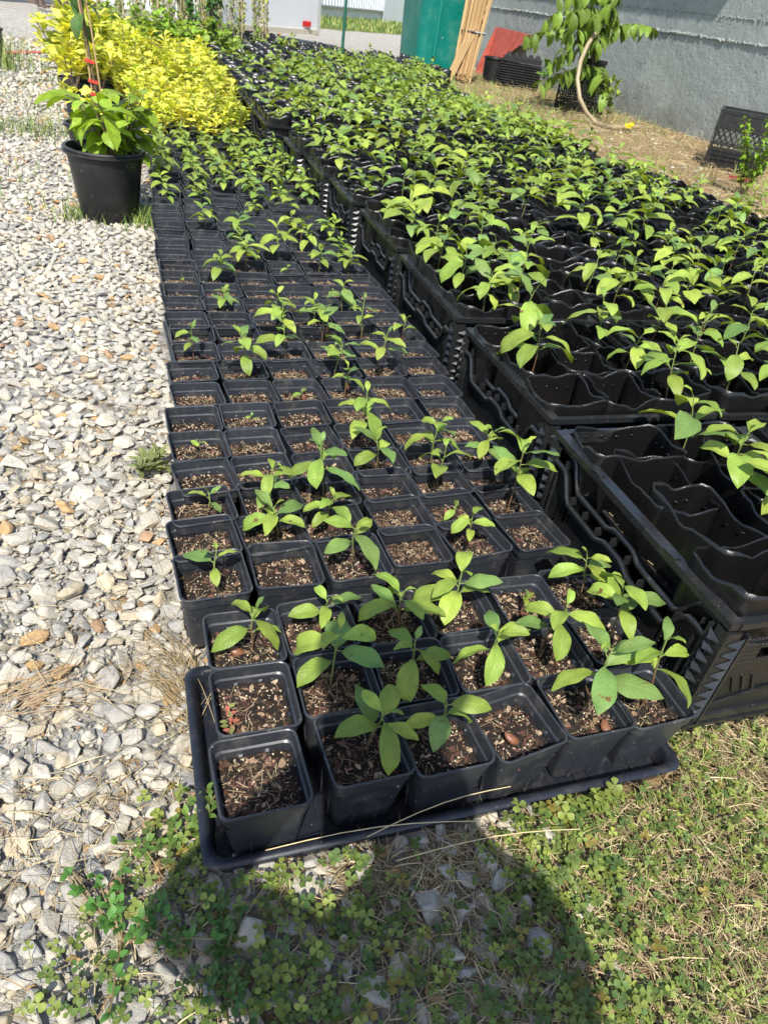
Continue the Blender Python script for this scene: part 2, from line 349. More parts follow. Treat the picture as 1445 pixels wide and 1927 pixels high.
scatter_stones(gb, -1.6, .04, 3.4, 6.2, .013, .024, 30000, lambda x, y: left_ok(x, y) and random.random() < .65 - .2 * sm(3.6, 5, y))
scatter_stones(gb, -2.4, .0, 6.0, 9.6, .02, .035, 9000, lambda x, y: left_ok(x, y) and random.random() < .55)
scatter_stones(gb, 3.2, 5.9, 3.2, 9, .014, .03, 2500, lambda x, y: in_view(x, y) and random.random() < .12 + .5 * sm(3.9, 3.3, x))
tag(obj('gravel', (gb, M_STONE)), 'pale grey and tan crushed stone gravel beside the pots', 'gravel', kind='stuff')

# ------------------------------------------------------------------ leaves
def leafgeo(L, W, up=.5, droop=1.2, fold=.25, nv=9, nu=4, shape=0, wav=.0, seed=0, curl=0.):
    r = random.Random(seed); ph = r.uniform(0, 6.28)
    V = []; UVs = []; y = z = 0; a = up; 
    for j in range(nv):
        t = j / (nv - 1)
        if shape == 0: wd = (math.sin(math.pi * min(1, t ** 1.12)) ** .72) * (1 - .25 * max(0, t - .75) * 4 * t)
        elif shape == 1: wd = math.sin(math.pi * t ** .85) ** .8
        elif shape == 2: wd = t ** 1.3 * 1.15
        elif shape == 4: wd = math.sin(math.pi * min(.97, t) ** 1.5) ** .75
        else: wd = math.sin(math.pi * t) ** .9
        wd = max(wd, .035) if j else .05
        if j == nv - 1: wd = .02 if shape != 2 else 1.1
        for i in range(nu + 1):
            u = i / nu * 2 - 1; x = u * wd * W / 2
            zz = abs(x) * fold - (x * x) / W * curl + wav * math.sin(t * 14 + ph + (2 if u > 0 else 0)) * abs(u) ** 2
            V.append((x, y - math.sin(a) * zz, z + math.cos(a) * zz)); UVs.append((i / nu, t))
        st = L / (nv - 1); y += math.cos(a) * st; z += math.sin(a) * st; a -= droop / (nv - 1)
    F = [(j * (nu + 1) + i, j * (nu + 1) + i + 1, (j + 1) * (nu + 1) + i + 1, (j + 1) * (nu + 1) + i) for j in range(nv - 1) for i in range(nu)]
    return np.array(V), np.array(F), np.array(UVs)
def leafcol(r):
    k = r.random()
    if k < .55: c = np.array((.23, .325, .055))
    elif k < .85: c = np.array((.285, .37, .06))
    else: c = np.array((.165, .265, .07))
    return c * r.uniform(.88, 1.12)
LEAFLIB = []
rl = random.Random(5)
for i in range(16):
    L_ = rl.uniform(.048, .066); W_ = L_ * rl.uniform(.40, .50)
    g = leafgeo(L_, W_, up=rl.uniform(.25, .6), droop=rl.uniform(.6, 1.7), fold=rl.uniform(.1, .4), nv=11, nu=6, wav=.0012, seed=i, curl=rl.uniform(0, .5), shape=rl.choice([0, 0, 1]))
    mb = MB(); mb.add(g[0], g[1], leafcol(rl), g[2]); LEAFLIB.append(mb.mesh('leaf', M_LEAF, 180))
LEAFLO = [leafgeo(.062, .062 * rl.uniform(.4, .5), up=rl.uniform(.2, .6), droop=rl.uniform(.7, 1.8), fold=rl.uniform(.1, .4), nv=6, nu=2, seed=i, shape=rl.choice([0, 0, 1])) for i in range(8)]

def plan(r, h, n, size):
    """stem path and leaf placements of one seedling"""
    lean = r.uniform(0, 6.28); la = r.uniform(.0, .14) * h; P = []
    for k in range(7):
        t = k / 6; P.append((math.cos(lean) * la * t * t + .002 * math.sin(t * 7), math.sin(lean) * la * t * t + .002 * math.cos(t * 5 + lean), h * t))
    out = []; a0 = r.uniform(0, 6.28)
    for k in range(n):
        t = 1 - (k / max(1, n)) * .52; 
        if k == 0: s = size * r.uniform(.3, .5); tilt = r.uniform(.5, 1.0)
        elif k == 1: s = size * r.uniform(.55, .85); tilt = r.uniform(.1, .6)
        else: s = size * r.uniform(.8, 1.12); tilt = r.uniform(-.35, .3)
        i = t * 6; i0 = min(5, int(i)); f = i - i0; p = np.array(P[i0]) * (1 - f) + np.array(P[i0 + 1]) * f
        out.append((p, a0 + k * 2.45 + r.uniform(-.4, .4), tilt, s))
    return P, out
def stem_mb(P, r, mb=None, rad=.0016, twigs=()):
    mb = mb or MB(); n = len(P)
    brown = np.array((.13, .07, .035)); green = np.array((.16, .22, .05))
    k = r.uniform(.25, .8)
    for i in range(n - 1):
        t = (i + .5) / (n - 1); c = brown * (1 - sm(k - .3, k + .3, t)) + green * sm(k - .3, k + .3, t)
        mb.tube([P[i], P[i + 1]], [rad * (1 - .45 * i / n), rad * (1 - .45 * (i + 1) / n)], 5, c, cap=False)
    for (p, a, tilt, s) in twigs:
        q = p + np.array([math.sin(-a) * 0 + math.cos(a + math.pi / 2) * .006 * s, math.sin(a + math.pi / 2) * .006 * s, .003])
        mb.tube([p, q], [.0009, .0007], 4, green, cap=False)
    return mb
def seedling(parent, r, h, n, size=1., loc=(0, 0, 0), rz=0):
    P, lv = plan(r, h, n, size)
    o = obj('seedling', (stem_mb(P, r, twigs=lv), M_STEM, 60), parent, loc, (0, 0, rz))
    for (p, a, tilt, s) in lv:
        q = np.array([math.cos(a + math.pi / 2) * .006 * s, math.sin(a + math.pi / 2) * .006 * s, .003])
        l = bpy.data.objects.new('leaf', r.choice(LEAFLIB)); COL.objects.link(l); l.parent = o
        l.location = p + q; l.rotation_mode = 'XYZ'
        l.rotation_euler = (tilt, r.uniform(-.35, .35), a); l.scale = (s, s, s)
    return o
def seedling_merged(r, h, n, size=1., mb=None, off=(0, 0, 0), rz=0):
    P, lv = plan(r, h, n, size); own = mb is None; mb = mb or MB()
    Rz = rotm(rz, 0, 0); off = np.array(off)
    sb = stem_mb(P, r); V_ = [v @ Rz.T + off for v in sb.v]
    k = mb.k
    for v, l, n_, c, m_ in zip(V_, sb.l, sb.n, sb.c, sb.m):
        pass
    vv = np.concatenate(V_); mb.add(vv, (np.concatenate(sb.l)).reshape(-1, 4), np.concatenate(sb.c), mi=1)
    for (p, a, tilt, s) in lv:
        g = r.choice(LEAFLO); R_ = Rz @ rotm(a, 0, 0) @ rotm(0, r.uniform(-.35, .35), 0) @ rotm(0, 0, tilt)
        mb.add((g[0] * s) @ R_.T + (Rz @ p) + off, g[1], leafcol(r), g[2])
    return mb
SEEDLIB = []
for i in range(14):
    r = random.Random(300 + i); SEEDLIB.append(seedling_merged(r, r.uniform(.085, .125), r.choice([5, 6, 7, 7, 8]), r.uniform(.9, 1.15)).mesh('seedling', [M_LEAF, M_STEM], 180))
SPROUT = [seedling_merged(random.Random(40 + i), .035, 3, .4).mesh('sprout', [M_LEAF, M_STEM], 180) for i in range(3)]

# ------------------------------------------------------------------ soil with mulch
def soilmesh(seed, hw, z, straw=40, rnd=0., chips=120, per=50, dome=.003):
    r = random.Random(seed); mb = MB(); n = 15; V = []; C = []
    def hgt(x, y): return z + dome * (1 - (x * x + y * y) / (hw * hw)) + .0035 * fbm(x, y, 60, seed)
    for j in range(n):
        for i in range(n):
            x = (i / (n - 1) * 2 - 1) * hw; y = (j / (n - 1) * 2 - 1) * hw
            if rnd:
                m = max(abs(x), abs(y)); q = math.hypot(x, y); k = (m / q if q > 0 else 1); x *= 1 - rnd + rnd * k; y *= 1 - rnd + rnd * k
            V.append((x, y, hgt(x, y))); c = .008 + .014 * (fbm(x, y, 90, seed + 3) + .6); C.append((c * 1.2, c * .95, c * .8))
    F = np.array([(j * n + i, j * n + i + 1, (j + 1) * n + i + 1, (j + 1) * n + i) for j in range(n - 1) for i in range(n - 1)])
    mb.add(V, F, np.clip(np.array(C), .004, 1)); k_ = .93 if not rnd else .75
    for i in range(int(chips * 2.3)):
        x, y = r.uniform(-hw, hw) * k_, r.uniform(-hw, hw) * k_; l = .004 + .015 * r.random() ** 2
        c = np.array(r.choice([(.045, .027, .018), (.08, .045, .03), (.13, .08, .05), (.09, .042, .034), (.24, .16, .10), (.03, .018, .012), (.02, .013, .009), (.33, .25, .17)])) * r.uniform(.7, 1.3)
        Vs, Fs = r.choice(STONES); mb.add((Vs * np.array((l * .5, l * r.uniform(.13, .36), l * r.uniform(.06, .16)))) @ rotm(r.uniform(0, 6.28), r.gauss(0, .4), r.gauss(0, .4)).T + np.array((x, y, hgt(x, y) + .001)), Fs, c)
    for i in range(per):
        x, y = r.uniform(-hw, hw) * k_, r.uniform(-hw, hw) * k_; s = r.uniform(.0008, .002)
        mb.box((x, y, hgt(x, y) + .001), (s, s, s), np.array((.55, .47, .33)) * r.uniform(.8, 1.25), rotm(r.uniform(0, 6), r.uniform(0, 1), r.uniform(0, 1)))
    for i in range(straw):
        x, y = r.uniform(-hw, hw) * .8, r.uniform(-hw, hw) * .8; l = r.uniform(.008, .026); a = r.uniform(0, 6.28); e = hgt(x, y) + r.uniform(.001, .004)
        d = np.array((math.cos(a), math.sin(a), 0)) * l / 2; p = np.array((x, y, e)); bd = np.array((-d[1], d[0], 0)) * r.uniform(-.2, .2)
        lo = np.clip(np.stack([p - d + (0, 0, r.uniform(-.002, .004)), p + bd, p + d + (0, 0, r.uniform(-.002, .004))]), [-hw * .98, -hw * .98, -1], [hw * .98, hw * .98, 1])
        mb.tube(lo, r.uniform(.0002, .0005), 3, np.array((.38, .29, .17)) * r.uniform(.5, 1.2), cap=False)
    return mb.mesh('soil', M_SOIL, None)
SOILS = [soilmesh(1, .0445, .083, 60, chips=190, per=45), soilmesh(2, .0445, .082, 22), soilmesh(3, .0445, .079, 34, per=60), soilmesh(4, .0445, .081, 14, chips=170), soilmesh(5, .0445, .084, 45), soilmesh(6, .0445, .076, 16, per=80), soilmesh(7, .0445, .080, 26, chips=150, per=20), soilmesh(8, .0445, .082, 70, chips=100, per=30)]

# ------------------------------------------------------------------ square pots
def rsq(h, r, z, n=5):
    P = []
    for cx, cy, a0 in ((1, 1, 0), (-1, 1, 90), (-1, -1, 180), (1, -1, 270)):
        for k in range(n):
            a = math.radians(a0 + 90 * k / (n - 1)); P.append((cx * (h - r) + r * math.cos(a), cy * (h - r) + r * math.sin(a), z))
    return P
def loft(mb, rings, col=(1, 1, 1), close=(False, False), mi=0):
    n = len(rings[0]); V = [p for r_ in rings for p in r_]
    F = [(j * n + i, j * n + (i + 1) % n, (j + 1) * n + (i + 1) % n, (j + 1) * n + i) for j in range(len(rings) - 1) for i in range(n)]
    if close[0]: F.append(tuple(range(n))[::-1])
    if close[1]: F.append(tuple((len(rings) - 1) * n + i for i in range(n)))
    mb.add(V, F, col, mi=mi)
def potmesh(seed):
    mb = MB(); r = random.Random(seed)
    prof = [(.0365, .007, .0), (.0375, .008, .003), (.0468, .010, .089), (.0488, .011, .0905), (.0505, .012, .108), (.0522, .0125, .1085), (.0528, .0128, .1100), (.0522, .0125, .1115), (.0508, .012, .1120), (.0497, .0115, .1110), (.0485, .011, .0945), (.0462, .0105, .0925), (.0395, .009, .02)]
    rings = []
    for h, rr, z in prof:
        R_ = rsq(h, rr, z); rings.append([(x + .0009 * math.sin(y * 60 + seed), y + .0009 * math.sin(x * 55 + seed * 2), zz) for x, y, zz in R_])
    loft(mb, rings, close=(True, True))
    for s in range(4):      # ribs outside near the foot, tabs inside under the ridge
        R_ = rotm(s * math.pi / 2, 0, 0)
        for k in (-.016, .016):
            Vb = np.array([[k - .0022, -.0382, .004], [k + .0022, -.0382, .004], [k + .0018, -.0432, .056], [k - .0018, -.0432, .056], [k - .0012, -.0362 - .0045, .002], [k + .0012, -.0362 - .0045, .002], [k + .0005, -.0442, .058], [k - .0005, -.0442, .058]])
            mb.add(Vb @ R_.T, np.array([[0, 1, 5, 4], [1, 2, 6, 5], [2, 3, 7, 6], [3, 0, 4, 7], [4, 5, 6, 7]]))
            Vt = np.array([[k - .0028, -.0452, .0865], [k + .0028, -.0452, .0865], [k + .002, -.0425, .0845], [k - .002, -.0425, .0845], [k - .0028, -.0445, .079], [k + .0028, -.0445, .079], [k + .0018, -.0422, .0805], [k - .0018, -.0422, .0805]])
            mb.add(Vt @ R_.T, np.array([[0, 1, 2, 3], [3, 2, 6, 7], [0, 3, 7, 4], [1, 5, 6, 2]]))
    return mb.mesh('pot', M_POT, 40)
POTS = [potmesh(i) for i in range(3)]
ROWS = [(.53, .040), (.637, .041), (.745, .042), (.86, .013), (.948, .009), (1.035, .013), (1.13, .021), (1.228, .016), (1.33, .017), (1.435, .035), (1.54, .037), (1.64, .045), (1.745, .042), (1.835, .038), (1.94, .033)]
while ROWS[-1][0] < 4.08:
    ROWS.append((ROWS[-1][0] + .104, ROWS[-1][1] + U(-.006, .007)))
SPEC = {  # (row, col): (height, leaves, size); 'n' none; 's' sprout
 (1, 1): 'n', (1, 2): (.078, 6, 1.15), (1, 3): (.075, 5, 1.1), (1, 4): 'n', (1, 5): (.11, 6, 1.35), (1, 6): (.12, 6, 1.05),
 (2, 1): 'n', (2, 2): (.09, 6, 1.25), (2, 3): (.07, 5, 1.05), (2, 4): (.085, 5, 1.0), (2, 5): (.115, 6, 1.1), (2, 6): (.12, 7, 1.1),
 (3, 1): (.065, 5, .95), (3, 2): (.06, 4, .95), (3, 3): (.07, 6, 1.05), (3, 4): (.08, 7, 1.1), (3, 5): 's', (3, 6): (.09, 7, 1.1),
 (4, 1): (.055, 4, .8), (4, 2): 'n', (4, 3): (.085, 4, 1.15), (4, 4): 'n', (4, 5): (.07, 5, .7), (4, 6): 'n',
 (5, 1): 'n', (5, 2): (.06, 6, 1.0), (5, 3): (.065, 6, .95), (5, 4): 'n', (5, 5): 's', (5, 6): (.14, 8, 1.3),
 (6, 1): (.04, 3, .7), (6, 2): (.085, 7, 1.0), (6, 3): (.12, 8, 1.1), (6, 4): 'n', (6, 5): (.085, 4, 1.0), (6, 6): 'n',
 (7, 1): 'n', (7, 2): 'n', (7, 3): 'n', (7, 4): (.07, 4, 1.0), (7, 5): (.10, 6, 1.05), (7, 6): (.085, 6, .95),
 (8, 1): 's', (8, 2): 'n', (8, 3): 'n', (8, 4): (.12, 6, 1.05), (8, 5): 'n', (8, 6): 'n',
 (9, 1): 'n', (9, 2): 's', (9, 3): 'n', (9, 4): 'n', (9, 5): 'n', (9, 6): 'n',
 (10, 1): 'n', (10, 2): 'n', (10, 3): 's', (10, 4): (.075, 5, .8), (10, 5): 'n', (10, 6): 'n',
 (11, 1): 'n', (11, 2): (.11, 7, .9), (11, 3): 'n', (11, 4): (.08, 7, 1.0), (11, 5): (.10, 6, 1.05), (11, 6): 'n',
 (12, 1): (.085, 5, .65), (12, 2): 'n', (12, 3): (.09, 5, 1.1), (12, 4): 's', (12, 5): 'n', (12, 6): 'n',
 (13, 1): 'n', (13, 2): 'n', (13, 3): (.10, 7, 1.05), (13, 4): (.09, 6, 1.0), (13, 5): (.10, 5, .9), (13, 6): (.06, 3, .8)}
POTGROUP = 'square black pots of the long pot bed'
rp = random.Random(11); pot_top = {}
for ri, (yb, x0) in enumerate(ROWS, 1):
    tilt = .03 if ri <= 3 else (.085 if ri <= 6 else .045)
    step = .1075 if ri > 3 else .107
    for ci in range(1, 7):
        x = x0 + .052 + (ci - 1) * step * (1.012 if ri > 8 else 1.02) + rp.gauss(0, .0018); y = yb - .052 + (x - x0) * tilt + rp.gauss(0, .002); z = .006 + rp.gauss(0, .0012)
        if ri == 1: x = (.090, .213, .316, .421, .528, .630)[ci - 1]; y = (.477, .493, .487, .489, .50, .503)[ci - 1]
        if ri == 2: x = (.093, .205, .312, .420, .525, .632)[ci - 1]; y = (.588, .592, .598, .597, .606, .612)[ci - 1]
        if 4 <= ri: z += .012
        sp = SPEC.get((ri, ci))
        if sp is None:
            if ri < 24:
                pr = (.14, .38, .5, .55, .5, .35)[ci - 1]
            elif ri < 27: pr = .5
            else: pr = .95
            if rp.random() < pr:
                sp = (rp.uniform(.06, .12), rp.choice([4, 5, 6, 7, 8]), rp.uniform(.8, 1.1)) if ri < 27 else (.1, 7, 1.05)
            else: sp = 's' if rp.random() < .15 else 'n'
        where = '%s from left in the %s row from the front' % (nth(ci), nth(ri))
        if sp == 'n': nm, lb = 'soil_filled_pot', 'black pot of bare mulch, ' + where
        elif sp == 's': nm, lb = 'potted_sprout', 'black pot with tiny sprout, ' + where
        else:
            d = 'tall' if sp[0] > .1 else ('short' if sp[0] < .072 else 'leafy')
            nm, lb = 'potted_seedling', 'black pot with %s seedling, ' % d + where
        t = thing(nm, lb, 'plant pot' if sp == 'n' else 'potted seedling', (x, y, z), 0, POTGROUP)
        t.rotation_euler = (rp.gauss(0, .018), rp.gauss(0, .018), tilt + rp.gauss(0, .035))
        obj('pot', POTS[rp.randrange(3)], t, rot=(0, 0, rp.randrange(4) * math.pi / 2))
        si = 0 if (ri, ci) == (1, 1) else rp.randrange(len(SOILS))
        obj('soil', SOILS[si], t, rot=(0, 0, 0 if ri < 3 else rp.randrange(4) * math.pi / 2))
        pot_top[(ri, ci)] = (x, y, z + .085)
        if sp == 'n': continue
        lx, ly = rp.uniform(-.010, .010), rp.uniform(-.010, .010)
        if sp == 's': obj('sprout', rp.choice(SPROUT), t, (lx, ly, .082), (0, 0, rp.uniform(0, 6)), rp.uniform(.8, 1.3)); continue
        if ri <= 13: seedling(t, random.Random(ri * 31 + ci * 7), sp[0] + .012, sp[1] + 1, sp[2], (lx, ly, .08), rp.uniform(0, 6.28))
        else: obj('seedling', rp.choice(SEEDLIB), t, (lx, ly, .08), (0, 0, rp.uniform(0, 6.28)), sp[0] / .105 * .5 + .5 * sp[2])
# brown seeds lying on the mulch
sb = MB()
def ellipsoid(mb, c, d, col, R=None, nu=10, nv=7, bend=0.):
    V = []; 
    for j in range(nv):
        p = math.pi * j / (nv - 1)
        for i in range(nu):
            q = 2 * math.pi * i / nu; x = math.cos(p); V.append((d[0] * x, d[1] * math.sin(p) * math.cos(q) + bend * x * x, d[2] * math.sin(p) * math.sin(q)))
    V = np.array(V); V = V @ np.array(R).T if R is not None else V
    mb.add(V + np.array(c), [(j * nu + i, j * nu + (i + 1) % nu, (j + 1) * nu + (i + 1) % nu, (j + 1) * nu + i) for j in range(nv - 1) for i in range(nu)], col)
ellipsoid(sb, (0, 0, 0), (.0125, .007, .005), (.20, .085, .045), bend=-.003)
SEED = sb.mesh('seed', mat('seed_coat', rough=.4, attr=True, bump=(300, .4, .001), vary=(200, .3)), 180)
for (ri, ci, dx, dy, dz, rx) in [(1, 5, .022, -.03, .004, .2), (1, 4, -.008, -.012, .006, .5), (3, 1, -.012, -.006, .006, .3), (3, 5, .0, -.022, .004, .2), (4, 1, -.005, -.034, .004, .1), (2, 6, .02, -.012, .004, .3), (5, 5, -.012, -.004, .009, 1.1), (10, 4, 0, .01, .03, 1.3), (13, 4, .01, 0, .035, 1.4), (10, 3, .01, .0, .012, 1.2)]:
    x, y, z = pot_top[(ri, ci)]
    o = obj('seed', SEED, None, (x + dx, y + dy, z + dz), (0, -rx, U(0, 3)), 1.0)
    tag(o, 'brown bean-shaped seed on mulch, pot %s from left in the %s row' % (nth(ci), nth(ri)), 'seed', 'brown seeds lying in the pots')
# the small reddish weed in the second pot
wb = MB(); r = random.Random(3)
for k in range(13):
    g = leafgeo(.011, .006, .2, .3, .1, nv=4, nu=2, shape=1); R_ = rotm(r.uniform(0, 6.28), 0, 0)
    wb.add(g[0] @ R_.T + np.array((r.uniform(-.004, .004), k * .0028 - .015, .008 + .004 * r.random())), g[1], r.choice([(.25, .16, .08), (.2, .2, .06), (.35, .09, .07)]), g[2])
wb.tube([(0, -.016, .006), (.001, 0, .008), (0, .02, .006)], .0011, 5, (.4, .07, .06))
x, y, z = pot_top[(2, 1)]
tag(obj('weed', (wb, M_CLOVER), None, (x - .03, y - .022, z + .002)), 'tiny reddish weed at the left edge of the second pot from the front corner', 'weed')

# trays under the pots
def traymesh(lx, ly):
    mb = MB()
    def R_(ox, z, r=.02):
        P = []
        for cx, cy, a0 in ((1, 1, 0), (-1, 1, 90), (-1, -1, 180), (1, -1, 270)):
            for k in range(6):
                a = math.radians(a0 + 18 * k); rr = r; P.append((cx * (lx / 2 + ox - rr) + rr * math.cos(a), cy * (ly / 2 + ox - rr) + rr * math.sin(a), z))
        return P
    loft(mb, [R_(-.012, -.006), R_(-.003, .022), R_(-.003, .028), R_(0, .031), R_(.002, .033), R_(0, .0355), R_(-.006, .0365), R_(-.0105, .0335), R_(-.0125, .028), R_(-.017, .004), R_(-.03, .002)], close=(True, True))
    for k in range(7): mb.box(((k - 3) * lx / 7.2, 0, .0028), (.006, ly * .86, .004))
    return mb.mesh('tray', M_TRAY, 50)
TY = [(.355, .722, .058, 0), (.74, 1.045, .03, 3), (1.045, 1.36, .02, 6), (1.37, 1.67, .035, 9), (1.68, 1.97, .04, 12)]
c = at(415, 1640, .02)
ta = obj('nursery_tray', traymesh(.655, .30), None, (.345, .573, 0), (0, 0, .012))
tag(ta, 'shallow black tray under the front three rows of pots, rim showing at the corner', 'tray')
yy = .775; k = 0
while yy < 4.1:
    if k == 0: TM = traymesh(.625, .285)
    o = obj('nursery_tray', TM, None, (.352 if k else .345, yy + .17, .0), (0, 0, .05))
    tag(o, 'shallow black tray beneath pots, %s tray back from the front corner' % nth(k + 2), 'tray', 'trays under the pot bed'); yy += .312; k += 1

# ------------------------------------------------------------------ crates
CL, CW, CH = .575, .39, .17
def side_profile(t):
    """height of the wavy top of the long side panel"""
    a = abs(t - .5) * 2
    return .130 - .040 * sm(.80, .62, a) + .010 * sm(.22, .10, a)
def crate_meshes():
    out = {}
    # long side (lies in the y-z plane, outside towards -x)
    mb = MB(); n = 96
    ysl = []
    for k in range(n + 1): ysl.append(-CL / 2 + .02 + (CL - .04) * k / n)
    slots = [(.11 + .028 * j + .012 * q, .040 + .006 * j, .075 + .008 * j) for q in (0,) for j in range(4)]
    def hole(t, z):
        for s in (t, 1 - t):
            for (c, z0, z1) in slots:
                if abs(s - c) < .0062 and z0 < z < z1: return True
        return False
    zs = [.012, .026, .040, .046, .052, .058, .064, .070, .075, .083, .091, .099]
    def px(t, z, o): return -.0 + o + .004 * sm(.02, .1, z)
    G = {}
    V = []; F = []
    for o in (0, 1):
        for j in range(len(zs) + 1):
            for k in range(n + 1):
                t = k / n; top = side_profile(t); z = zs[j] if j < len(zs) else top
                if j < len(zs) and zs[j] > top - .004: z = top - .004 + .0003 * j
                V.append((px(t, z, .003 * o), ysl[k], z))
    nz = len(zs) + 1; w_ = n + 1
    for j in range(nz - 1):
        for k in range(n):
            t = (k + .5) / n; zc = (V[j * w_ + k][2] + V[(j + 1) * w_ + k][2]) / 2
            if hole(t, zc): continue
            a, b_, c_, d = j * w_ + k, j * w_ + k + 1, (j + 1) * w_ + k + 1, (j + 1) * w_ + k; F.append((a, d, c_, b_)); o_ = nz * w_; F.append((a + o_, b_ + o_, c_ + o_, d + o_))
    mb.add(V, F); out['side_panel'] = mb.mesh('side_panel', M_CRATE2, 30)
    mb = MB()
    P = [(-.004, ysl[k], side_profile(k / n) + .001) for k in range(0, n + 1, 2)]
    mb.tube(P, .0042, 7)
    P = [(.010, ysl[k], min(.150, side_profile(k / n) + .020)) for k in range(0, n + 1, 2)]
    mb.tube(P, .0042, 7)
    P = [(.022, ysl[k], min(.15, side_profile(k / n) + .012)) for k in range(0, n + 1, 4)]; mb.tube(P, .004, 6)
    for k in range(6, n - 4, 9):
        z = side_profile(k / n); mb.box((.008, ysl[k], z + .008), (.022, .0025, .014))
    for s in (-1, 1):
        mb.box((-.003, s * (CL / 2 - .052), .07), (.006, .004, .10)); mb.box((-.003, s * (CL / 2 - .038), .07), (.007, .004, .11))
    out['wavy_rib'] = mb.mesh('wavy_rib', M_CRATE, 50)
    # top rim
    mb = MB()
    for s in (-1, 1):
        mb.box((s * (CW / 2 - .010), 0, CH - .0045), (.020, CL - .006, .009)); mb.box((s * (CW / 2 - .013), 0, CH - .013), (.005, CL - .05, .010))
        mb.box((0, s * (CL / 2 - .009), CH - .0046), (CW - .034, .016, .0088)); mb.box((0, s * (CL / 2 - .015), CH - .013), (CW - .05, .004, .010))
        for q in (-.5, .5): mb.box((s * (CW / 2 - .006), q * CL * .42, CH + .0012), (.012, .03, .003))
    out['rim'] = mb.mesh('rim', M_CRATE, 30)
    # corner post with teeth
    mb = MB(); mb.box((.012, .003, CH / 2 - .006), (.024, .006, CH - .014)); mb.box((.003, .0155, CH / 2 - .006), (.006, .019, CH - .014)); mb.box((.0, .034, CH / 2 - .008), (.008, .005, CH - .018)); mb.box((.036, .0, CH / 2 - .008), (.005, .008, CH - .018))
    for q in range(8):
        z = .022 + q * .0165
        for ax in (0, 1):
            T = np.array([[.006, -.001, z], [.034, -.001, z], [.034, -.001, z + .010], [.006, -.001, z + .004], [.022, -.0095, z + .001]])
            if ax: T = T[:, [1, 0, 2]]
            mb.add(T, [(0, 1, 4), (1, 2, 4), (2, 3, 4), (3, 0, 4)])
    out['corner_post'] = mb.mesh('corner_post', M_CRATE, 20)
    mb = MB()
    mb.box((0, 0, .004), (CW - .012, CL - .012, .006))
    for s in (-1, 1):
        mb.box((s * (CW / 2 - .004), 0, .011), (.012, CL - .05, .010)); mb.box((0, s * (CL / 2 - .004), .0112), (CW - .05, .012, .0098))
    out['base'] = mb.mesh('base', M_CRATE, 30)
    mb = MB()      # upturned shallow crate underneath
    for s in (-1, 1):
        mb.box((s * (CW / 2 - .012), 0, -.016), (.010, CL - .05, .022)); mb.box((0, s * (CL / 2 - .012), -.0162), (CW - .05, .010, .021)); mb.box((s * (CW / 2 - .006), 0, -.0035), (.016, CL - .012, .006)); mb.box((0, s * (CL / 2 - .006), -.0037), (CW - .03, .016, .0056))
        for q in range(11):
            mb.box((s * (CW / 2 - .006), (q - 5) * CL / 11.5, -.016), (.006, .006, .02)); mb.box(((q - 5) * CW / 11.6, s * (CL / 2 - .006), -.016), (.006, .006, .02), R=rotm(0, 0, 0))
    out['riser'] = mb.mesh('riser', M_CRATE, 30)
    mb = MB(); Ls = CW - .05; 
    mb.box((0, 0, .06), (Ls, .004, .09))
    mb.tube([(-Ls / 2, -.004, .135), (-Ls * .3, -.004, .13), (-Ls * .2, -.004, .105), (Ls * .2, -.004, .105), (Ls * .3, -.004, .13), (Ls / 2, -.004, .135)], .004, 6)
    mb.tube([(-Ls / 2, -.004, .03), (-Ls * .2, -.005, .05), (Ls * .2, -.005, .05), (Ls / 2, -.004, .03)], .003, 6)
    for s in (-1, 1):
        mb.box((s * Ls * .42, 0, .12), (Ls * .16, .005, .04))
        for q in range(3): mb.box((s * (Ls * .38 - q * .018), -.0035, .065), (.004, .004, .03), R=rotm(0, s * .5, 0))
    out['end_panel'] = mb.mesh('end_panel', M_CRATE2, 30)
    return out
CM = crate_meshes()
def crate(label, loc, rz=0, sy=1., full=True, group='black bulb crates holding the grow bags'):
    t = thing('plastic_crate', label, 'crate', loc, rz, group); t.scale = (1, sy, 1.23)
    obj('rim', CM['rim'], t); obj('riser', CM['riser'], t)
    obj('base', CM['base'], t)
    for s in (-1, 1):
        obj('side_panel', CM['side_panel'], t, (s * (CW / 2 - .004), 0, 0), (0, 0, 0 if s < 0 else math.pi))
        obj('end_panel', CM['end_panel'], t, (0, s * (CL / 2 - .006), 0), (0, 0, 0 if s < 0 else math.pi))
        if full: obj('wavy_rib', CM['wavy_rib'], t, (s * (CW / 2 - .004), 0, 0), (0, 0, 0 if s < 0 else math.pi))
    for k, (sx, s2) in enumerate(((-1, -1), (1, -1), (1, 1), (-1, 1))):
        if full or k in (0, 3):
            o = obj('corner_post', CM['corner_post'], t, (sx * CW / 2, s2 * CL / 2, 0)); o.scale = (-sx, -s2, 1)
    return t

